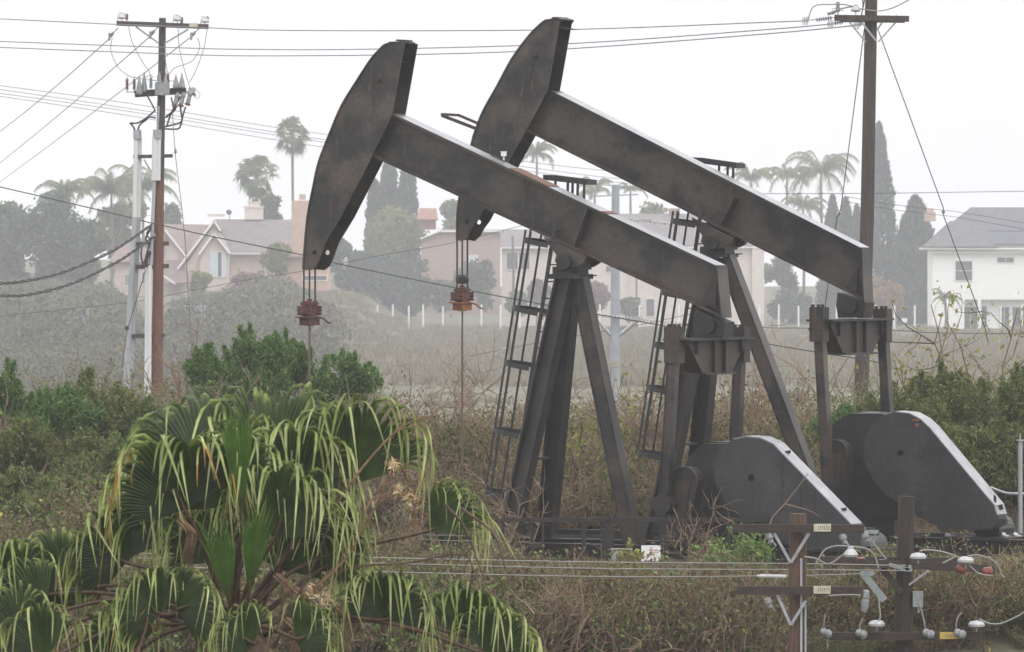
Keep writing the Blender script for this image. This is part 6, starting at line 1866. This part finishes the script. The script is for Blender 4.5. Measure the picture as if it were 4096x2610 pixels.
def frond(hub_uv, dirs, L, half, depth, n=44, face=.25, split=.66, droop=1.0, young=False, seed=0, fold=.25, dead=0.0, dark=0.0, pet=True, roll=0.0):
    """one fan leaf. hub and main axis are given in the picture's units, depth = metres towards the viewer"""
    gg = np.random.default_rng(1000 + seed)
    hub = P(hub_uv[0], hub_uv[1], YPALM) + np.array((0, -depth, 0))
    a = np.array((dirs[0], 0, -dirs[1]), float); a /= np.linalg.norm(a)
    a = a + np.array((0, -face, 0)); a /= np.linalg.norm(a)       # blade leans towards or away from the viewer
    nrm = np.array((0, -1.0, .0)); nrm = nrm - a * (nrm @ a); nrm /= np.linalg.norm(nrm)
    b = np.cross(nrm, a)
    if roll:
        c_, s_ = math.cos(roll), math.sin(roll)
        b, nrm = b * c_ + nrm * s_, nrm * c_ - b * s_
    Lm = L * kp * 1.16
    mb = MB()
    steps = 17
    dphi = 2 * half / n
    down = np.array((0, 0, -1.0))
    for i in range(n):
        ph = -half + dphi * (i + .5)
        ln = Lm * (1.0 - .22 * (abs(ph) / max(half, .01)) ** 2) * gg.uniform(.93, 1.07)
        d0 = a * math.cos(ph) + b * math.sin(ph) - nrm * fold * math.sin(abs(ph)) ** 2 * .8
        # the costa bends the middle of the blade
        d0 = d0 + down * .02; d0 /= np.linalg.norm(d0)
        sp = split * gg.uniform(.88, 1.12)
        total = ln * (1.0 + .62 * droop * gg.uniform(.3, 1.4))
        p = hub.copy(); d = d0.copy()
        ds = total / steps
        pts, wid, tips, dirs_ = [p.copy()], [.004], [0.0], [d.copy()]
        lat0 = np.cross(nrm, d0); lat0 /= np.linalg.norm(lat0)
        sway = gg.normal(size=3) * .17
        for k in range(steps):
            s = (k + 1) * ds
            f = s / ln
            w_ = np.clip((f - sp * .92) / .40, 0, 1) * droop
            ease = 1 - (1 - min(1, w_ * .7)) ** 1.0
            if f > sp:
                d = d * (1 - ease) + (down + sway) * ease; d /= np.linalg.norm(d)
            p = p + d * ds
            pts.append(p.copy()); dirs_.append(d.copy())
            fused = s * dphi * .56
            full = sp * ln * dphi * .56
            if f <= sp: wv = fused
            else: wv = full * max(.10, 1 - ((f - sp) / (total / ln - sp)) ** .9 * .93) * (1.0 if f < sp + .10 else .95)
            wid.append(wv); tips.append(np.clip((f - sp * .8) / .9, 0, 1))
        m_ = steps + 1
        pts = np.array(pts); D = np.array(dirs_); W = np.array(wid)
        lat = lat0 - D * (D @ lat0)[:, None]; lat /= np.linalg.norm(lat, axis=1)[:, None] + 1e-9
        tw = gg.normal() * .5 * np.clip(np.arange(m_) / m_ - .4, 0, 1)
        up = np.cross(D, lat)
        lat = lat * np.cos(tw)[:, None] + up * np.sin(tw)[:, None]
        up = np.cross(D, lat)
        # V fold: ridge in the middle
        Lf = pts - lat * W[:, None]; Rf = pts + lat * W[:, None]; Mf = pts + up * (W * .55)[:, None]
        V = np.stack([Lf, Mf, Rf], 1).reshape(-1, 3)
        ii = np.arange(steps)[:, None] * 3
        q = np.concatenate([ii + np.array([[0, 1, 4, 3]]), ii + np.array([[1, 2, 5, 4]])])
        T_ = np.array(tips)
        base = .10 + .16 * gg.random() - dark
        var = np.clip(base + np.clip((T_ - .12) * 2.2, 0, 1) * (.42 + .45 * gg.random()), 0, .93)  # blade shade and top-lit bends are written into the leaf colour
        if gg.random() < dead: var = np.clip(var + T_ * .5, 0, 1)
        if gg.random() < .05: var[-4:] = 1.0
        mb.raw(V, q, np.repeat(var, 3))
    fr = add('frond', mb, MT['fan_young'] if young else MT['fan'], palm, smooth=False)
    if pet:
        base = crown + np.array((gg.uniform(-.12, .12), gg.uniform(-.15, .1), gg.uniform(-.1, .2)))
        v0 = hub - base; ln = np.linalg.norm(v0)
        mid = base + v0 * .55 + np.array((0, 0, .10 * ln)) + np.array((0, -.05, 0))
        c = smooth([base, mid, hub, hub + a * Lm * .25], 6)
        mb = MB(); mb.tube(c, np.linspace(.030, .010, len(c)), 6)
        for j in range(2, len(c) - 5):
            for s_ in (-1, 1):
                if gg.random() < .7:
                    q_ = c[j] + np.array((s_ * .025, 0, 0)); mb.tube([q_, q_ + np.array((s_ * .035, -.01, .025))], [.006, .001], 3, cap=False)
        add('petiole', mb, MT['petiole'], fr, smooth=True)
    return fr


H_ = math.pi / 180
# back fronds first, then the front ones
FR = [
    ((470, 1110), (-45, -170), 205, 95, -.45, dict(face=-.35, dark=.05)),
    ((630, 1150), (22, -270), 268, 48, -.30, dict(face=-.2)),
    ((690, 1170), (40, -170), 190, 80, -.2, dict(face=.2)),
    ((830, 1140), (62, -230), 228, 58, -.15, dict(face=.15, droop=.95)),
    ((540, 1190), (-35, -190), 200, 85, .25, dict(face=.25)),
    ((440, 1195), (-85, -190), 205, 88, .35, dict(face=.35, dark=.08, droop=.9, dead=.3)),
    ((650, 1260), (60, -200), 190, 75, .35, dict(face=.2)),
    ((570, 1160), (-5, -210), 190, 75, -.4, dict(face=.15)),
    ((735, 1260), (85, -150), 150, 75, .1, dict(face=.3)),
    ((510, 1320), (-40, -150), 165, 85, -.1, dict(face=.2)),
    ((660, 1340), (50, -140), 160, 85, -.05, dict(face=.2)),
    ((20, 1440), (-90, -90), 160, 95, -.1, dict(face=.3)),
    ((300, 1320), (-75, -75), 150, 100, .2, dict(face=.35, dark=.10)),
    ((150, 1385), (-120, -40), 165, 95, .1, dict(face=.1)),
    ((110, 1440), (-150, -35), 170, 90, .35, dict(face=.25)),
    ((70, 1500), (-150, -30), 160, 95, .5, dict(face=.3)),
    ((385, 1435), (-70, -65), 125, 95, .55, dict(face=.35)),
    ((425, 1425), (75, -30), 120, 85, .6, dict(face=.4)),
    ((1005, 1250), (110, -95), 150, 45, -.1, dict(face=.1)),
    ((760, 1310), (90, -35), 110, 80, .1, dict(face=.2)),
    ((905, 1450), (30, -110), 135, 105, .45, dict(face=.35, dark=.07)),
    ((1095, 1490), (45, -110), 140, 105, .4, dict(face=.35, dark=.05)),
    ((1150, 1530), (70, -80), 130, 95, .55, dict(face=.3)),
    ((605, 1500), (-60, -35), 110, 85, .75, dict(face=.45)),
    ((700, 1490), (75, -25), 115, 85, .7, dict(face=.45)),
    ((300, 1540), (-60, -60), 140, 95, .3, dict(face=.3)),
    ((360, 1290), (-60, -120), 150, 85, -.3, dict(face=0., dead=.5)),
    ((230, 1390), (-110, -120), 165, 80, -.25, dict(face=.3)),
    ((50, 1400), (-110, -70), 160, 85, .2, dict(face=.4)),
    ((120, 1540), (-80, -60), 150, 90, .6, dict(face=.35)),
]
for i, (h, d, L, hf, dep, kw_) in enumerate(FR):
    frond(h, d, L, hf * H_, dep, seed=i, n=int(26 + hf * .2), **kw_)
frond((575, 1235), (-8, -200), 250, 9 * H_, .5, n=10, droop=.12, young=True, seed=90, split=.85, fold=0)
frond((590, 1400), (20, -160), 200, 12 * H_, .55, n=10, droop=.2, young=True, seed=91, split=.8, fold=0)
frond((548, 1420), (-25, -170), 190, 14 * H_, .5, n=10, droop=.3, young=True, seed=92, split=.7, fold=0)
# dry flower stalks
for i, (pts, fl) in enumerate(((((640, 1470), (760, 1380), (900, 1260), (1005, 1215)), 1), (((600, 1470), (660, 1330), (720, 1240), (738, 1190)), 0), (((690, 1440), (850, 1250), (925, 1095), (935, 1085), (950, 1110), (966, 1160)), 1),
                               (((660, 1440), (800, 1340), (960, 1320), (1080, 1300), (1110, 1330), (1100, 1400)), 0), (((760, 1230), (860, 1090), (950, 1000), (1045, 970)), 1), (((600, 1480), (690, 1420), (790, 1190), (800, 1050)), 0),
                               (((720, 1400), (830, 1290), (870, 1180), (905, 1160), (965, 1160), (975, 1230)), 1), (((1045, 1180), (1090, 1230), (1115, 1290), (1140, 1360)), 0), (((1085, 1190), (1160, 1250), (1190, 1340)), 0), (((330, 1535), (355, 1450), (345, 1400)), 1))):
    mb = MB(); c = smooth([P(u, v, YPALM) + np.array((0, -.1 - .05 * i, 0)) for u, v in pts], 6)
    mb.tube(c, np.linspace(.015, .005, len(c)), 5)
    for j in range(len(c) // 2, len(c)):
        for _ in range(2 if fl else 1):
            p2, r2 = branch(g, c[j], g.normal(size=3) * .7 + np.array((0, 0, -.3)), g.uniform(.06, .22), .006, 4, .3, -.1); mb.tube(p2, r2, 3, cap=False)
    add('flower_stalk', mb, MT['dry_stalk'] if fl else MT['petiole'], palm)
for i, (u, v, s) in enumerate(((965, 1168, .13), (925, 1090, .08), (940, 1150, .07), (735, 1385, .07), (770, 1400, .09))):
    q = P(u, v, YPALM) + np.array((0, -.45, 0)); mb = MB(); n = 60
    leaves(mb, g, q + g.normal(size=(n, 3)) * s * np.array((.4, .3, .4)), .035, 0, 5, np.tile((0, 0, -.4), (n, 1)))
    add('dry_flower', mb, plain("pale_dry_flower", (.40, .28, .15), (.55, .42, .26), 8, .8), palm)
for i, (u, v) in enumerate(((655, 1350), (700, 1380), (430, 1220), (800, 1420), (680, 1450), (500, 1525), (345, 1530), (640, 1525))):
    q = P(u, v, YPALM) + np.array((0, -.3 - .03 * i, 0)); mb = MB()
    c = smooth([q, q + np.array((.1, -.02, -.12)), q + np.array((.06, 0, -.34)), q + np.array((.1, .03, -.5))], 5)
    for k in range(5): mb.tube([p + np.array((.02 * k - .04, .015 * k, .02 * math.sin(k))) for p in c], np.linspace(.014, .004, len(c)), 4, cap=False)
    add('dead_leaf', mb, MT['dry_stalk'], palm)

# ------------------------------------------------------------------ yard: railing, sign, posts
YQ = 97.4
q_ = lambda u, v, dy=0.0: P(u, v, YQ) + np.array((0, dy, 0))
t = thing('pipe_railing', "dark pipe railing in front of both pumpjacks", 'railing', (sx(1500, YQ), YQ, 0))
mb = MB()
for a, b in (((1178, 1223), (1910, 1222)), ((1240, 1283), (1280, 1284))):
    mb.bar(q_(*a), q_(*b), .06, .075)
add('top_rail', mb, MT['steel_dark'], t)
for u, w_ in ((1182, .06), (1250, .05), (1276, .05), (1372, .075), (1432, .17), (1415, .05), (1512, .09), (1560, .12), (1640, .06), (1712, .07), (1770, .06), (1905, .07)):
    mb = MB(); c = q_(u, 1222, .02); mb.box((c[0], c[1], (c[2] - .35) / 2), (w_, .07, c[2] + .35)); add('post', mb, MT['steel_dark'], t)
mb = MB(); mb.bar(q_(1300, 1262, .04), q_(1440, 1262, .04), .04, .05); mb.bar(q_(1440, 1300, .04), q_(1900, 1296, .04), .04, .05); add('mid_rail', mb, MT['steel_dark'], t)
# machine shed clutter between rail and belt guard
mb = MB()
for u, v, w_, h_, dy in ((1610, 1262, .5, .42, .6), (1660, 1285, .35, .3, .5), (1735, 1262, .3, .5, .7), (1805, 1280, .55, .3, .5)):
    mb.box(q_(u, v, dy), (w_, .4, h_), rz=.2)
mb.cyl(q_(1590, 1250, .5), q_(1640, 1250, .9), .16, n=14)
single('pump_base_block', mb, MT['steel_dark'], "dark oily machine parts at the foot of the nearer belt guard", 'machine part')
c = P(1530, 1301.5, 96.2)
t = thing('sign', "small white sign with faint red lettering low between the pumpjack legs", 'sign', (c[0], c[1], c[2] - .25))
mb = MB(); mb.box(c, (.325, .02, .27)); add('board', mb, MT['sign_white'], t)
mb = MB()
gg = random.Random(4)
for row, (zc, hh, x0, x1) in enumerate(((.055, .03, -.03, .12), (.015, .018, -.02, .11), (-.015, .014, -.10, .06))):
    x = x0
    while x < x1:
        w_ = gg.uniform(.012, .022); mb.box(c + np.array((x, -.012, zc)), (w_ * .6, .003, hh)); mb.box(c + np.array((x + .004, -.0125, zc + hh * .3)), (w_, .003, hh * .25)); x += w_ + .008
add('lettering', mb, MT['sign_red'], t)
mb = MB(); mb.bar(c + np.array((0, .02, .1)), c + np.array((0, .02, -.45)), .04, .02, up=(0, 1, 0)); mb.bar(c + np.array((-.16, .0, .125)), c + np.array((.16, 0, .125)), .012, .012); add('stake', mb, MT['galv'], t)
c = P(1461, 1304, 96.6); mb = MB(); mb.box((c[0], c[1], c[2] - .1), (.34, .22, .36)); mb.box((c[0], c[1] - .115, c[2] - .1), (.03, .02, .34)); mb.box((c[0], c[1], c[2] + .09), (.37, .25, .02))
single('concrete_block', mb, MT['galv'], "small grey box half hidden in weeds left of the white sign", 'box')
mb = MB(); a = P(2398, 1037, 103); mb.cyl((a[0], a[1], a[2]), (a[0], a[1], -.2), .042, n=10); mb.cyl((a[0], a[1], a[2]), (a[0], a[1], a[2] + .02), .075, n=10); mb.box((a[0], a[1], a[2] + .06), (.02, .02, .12))
single('grey_post', mb, MT['grey_pipe'], "thin grey metal post at the right edge beside the belt guard", 'post')
mb = MB(); mb.tube(smooth([P(u, v, 103.3) for u, v in ((2328, 1146), (2345, 1153), (2368, 1160), (2400, 1161), (2450, 1162))]), .028, 6)
single('grey_hose', mb, MT['grey_pipe'], "pale grey hose running from the right belt guard to the edge", 'hose')
t = thing('pipe_manifold', "low dark pipe rack along the ground at the far right", 'pipe rack', (sx(2300, 101), 101, 0))
for v, r in ((1262, .07), (1275, .10), (1290, .06)):
    mb = MB(); mb.cyl(P(2150, v, 101.5), P(2480, v + 1, 101.5), r, n=10); add('pipe', mb, MT['steel_dark'], t)
for u in (2175, 2240, 2292, 2350, 2395):
    mb = MB(); p = P(u, 1258, 101.4); mb.box((p[0], p[1], p[2] / 2), (.12, .14, p[2])); add('support', mb, MT['steel_dark'], t)
for u in (2222, 2352, 2380):
    mb = MB(); p = P(u, 1256, 101.2); mb.lathe(p, (1, 0, -.4), [(.02, 0), (.05, .02), (.05, .08), (.03, .1), (.03, .16), (.045, .17), (.02, .2)], 8); add('fitting', mb, MT['porcelain'] if u == 2222 else MT['galv'], t)
SKYV, HAZE_COL, HAZE_D, EXPO, HAZE_END = 17.5, (.86, .86, .88, 1), .00053, 0.25, 1200.0
# ------------------------------------------------------------------ light, air, camera
sc = bpy.context.scene
w = bpy.data.worlds.new("World"); sc.world = w
w.use_nodes = True
nt = w.node_tree
bg = nt.nodes["Background"]
sky = nt.nodes.new("ShaderNodeTexSky"); sky.sky_type = 'NISHITA'; sky.sun_disc = False
SUN_EL, SUN_AZ = R(55), R(150)
sky.sun_elevation = SUN_EL; sky.sun_rotation = SUN_AZ
sky.dust_density = 4; sky.air_density = 1
hs = nt.nodes.new("ShaderNodeHueSaturation"); hs.inputs["Saturation"].default_value = .12
nt.links.new(sky.outputs[0], hs.inputs["Color"])
mx = nt.nodes.new("ShaderNodeMixRGB"); mx.inputs[0].default_value = .8
mx.inputs[2].default_value = (*[SKYV * c for c in (.985, .985, 1.0)], 1)
nt.links.new(hs.outputs[0], mx.inputs[1])
tc = nt.nodes.new("ShaderNodeTexCoord"); sp = nt.nodes.new("ShaderNodeSeparateXYZ"); nt.links.new(tc.outputs["Generated"], sp.inputs[0])
cr = ramp(nt, [(0.0, (.62, .62, .62)), (.12, (.66, .66, .66)), (.8, (1, 1, 1))])      # overcast: brighter overhead than at the horizon
nt.links.new(sp.outputs["Z"], cr.inputs[0])
ml = nt.nodes.new("ShaderNodeMixRGB"); ml.blend_type = 'MULTIPLY'; ml.inputs[0].default_value = 1
nt.links.new(mx.outputs[0], ml.inputs[1]); nt.links.new(cr.outputs[0], ml.inputs[2])
wn = nt.nodes.new("ShaderNodeTexNoise"); wn.inputs["Scale"].default_value = 2.2; wn.inputs["Detail"].default_value = 4
nt.links.new(tc.outputs["Generated"], wn.inputs["Vector"])
wr = ramp(nt, [(.35, (.9, .9, .91)), (.65, (1.06, 1.06, 1.06))]); nt.links.new(wn.outputs["Fac"], wr.inputs[0])
m2 = nt.nodes.new("ShaderNodeMixRGB"); m2.blend_type = 'MULTIPLY'; m2.inputs[0].default_value = 1
nt.links.new(ml.outputs[0], m2.inputs[1]); nt.links.new(wr.outputs[0], m2.inputs[2])
nt.links.new(m2.outputs[0], bg.inputs["Color"])
bg.inputs["Strength"].default_value = .12

sl = bpy.data.lights.new("sun", 'SUN'); sl.energy = .7; sl.angle = R(25); sl.color = (1, .97, .93)
so = bpy.data.objects.new("sun", sl); C.objects.link(so)
dv = Vector((math.sin(SUN_AZ) * math.cos(SUN_EL), math.cos(SUN_AZ) * math.cos(SUN_EL), math.sin(SUN_EL)))
so.rotation_euler = dv.to_track_quat('Z', 'Y').to_euler()
so.location = (0, -20, 60)

mb = MB(); mb.box((0, HAZE_END / 2 - 20, 39.0), (360, HAZE_END + 40, 110))
hz = structure('haze', mb, None or bpy.data.materials.new("haze_air"), 'stuff', "thin even rain mist filling the whole valley")
m = hz.data.materials[0]; m.use_nodes = True
nt = m.node_tree
for n in list(nt.nodes):
    if n.type != 'OUTPUT_MATERIAL': nt.nodes.remove(n)
pv = nt.nodes.new("ShaderNodeVolumePrincipled")
pv.inputs["Color"].default_value = HAZE_COL
pv.inputs["Density"].default_value = HAZE_D
nt.links.new(pv.outputs[0], nt.nodes["Material Output"].inputs["Volume"])

cd = bpy.data.cameras.new("camera")
cam = bpy.data.objects.new("camera", cd); C.objects.link(cam)
cam.location = (0, 0, ZC); cam.rotation_euler = (R(90), 0, 0)
cd.sensor_width = 36; cd.lens = 36 / (2407 * K); cd.shift_y = -(767 - VH) / 2407
cd.clip_end = 3000; cd.clip_start = 1
cd.dof.use_dof = True; cd.dof.focus_distance = 102; cd.dof.aperture_fstop = 9
sc.camera = cam
vs = sc.view_settings
vs.view_transform = 'Standard'; vs.look = 'None'; vs.gamma = 1; vs.exposure = EXPO; vs.use_curve_mapping = False
cy = sc.cycles
cy.max_bounces = 6; cy.diffuse_bounces = 3; cy.glossy_bounces = 2; cy.transmission_bounces = 4; cy.volume_bounces = 0; cy.transparent_max_bounces = 6
cy.use_denoising = True
cy.caustics_reflective = False; cy.caustics_refractive = False
cy.sample_clamp_indirect = 4
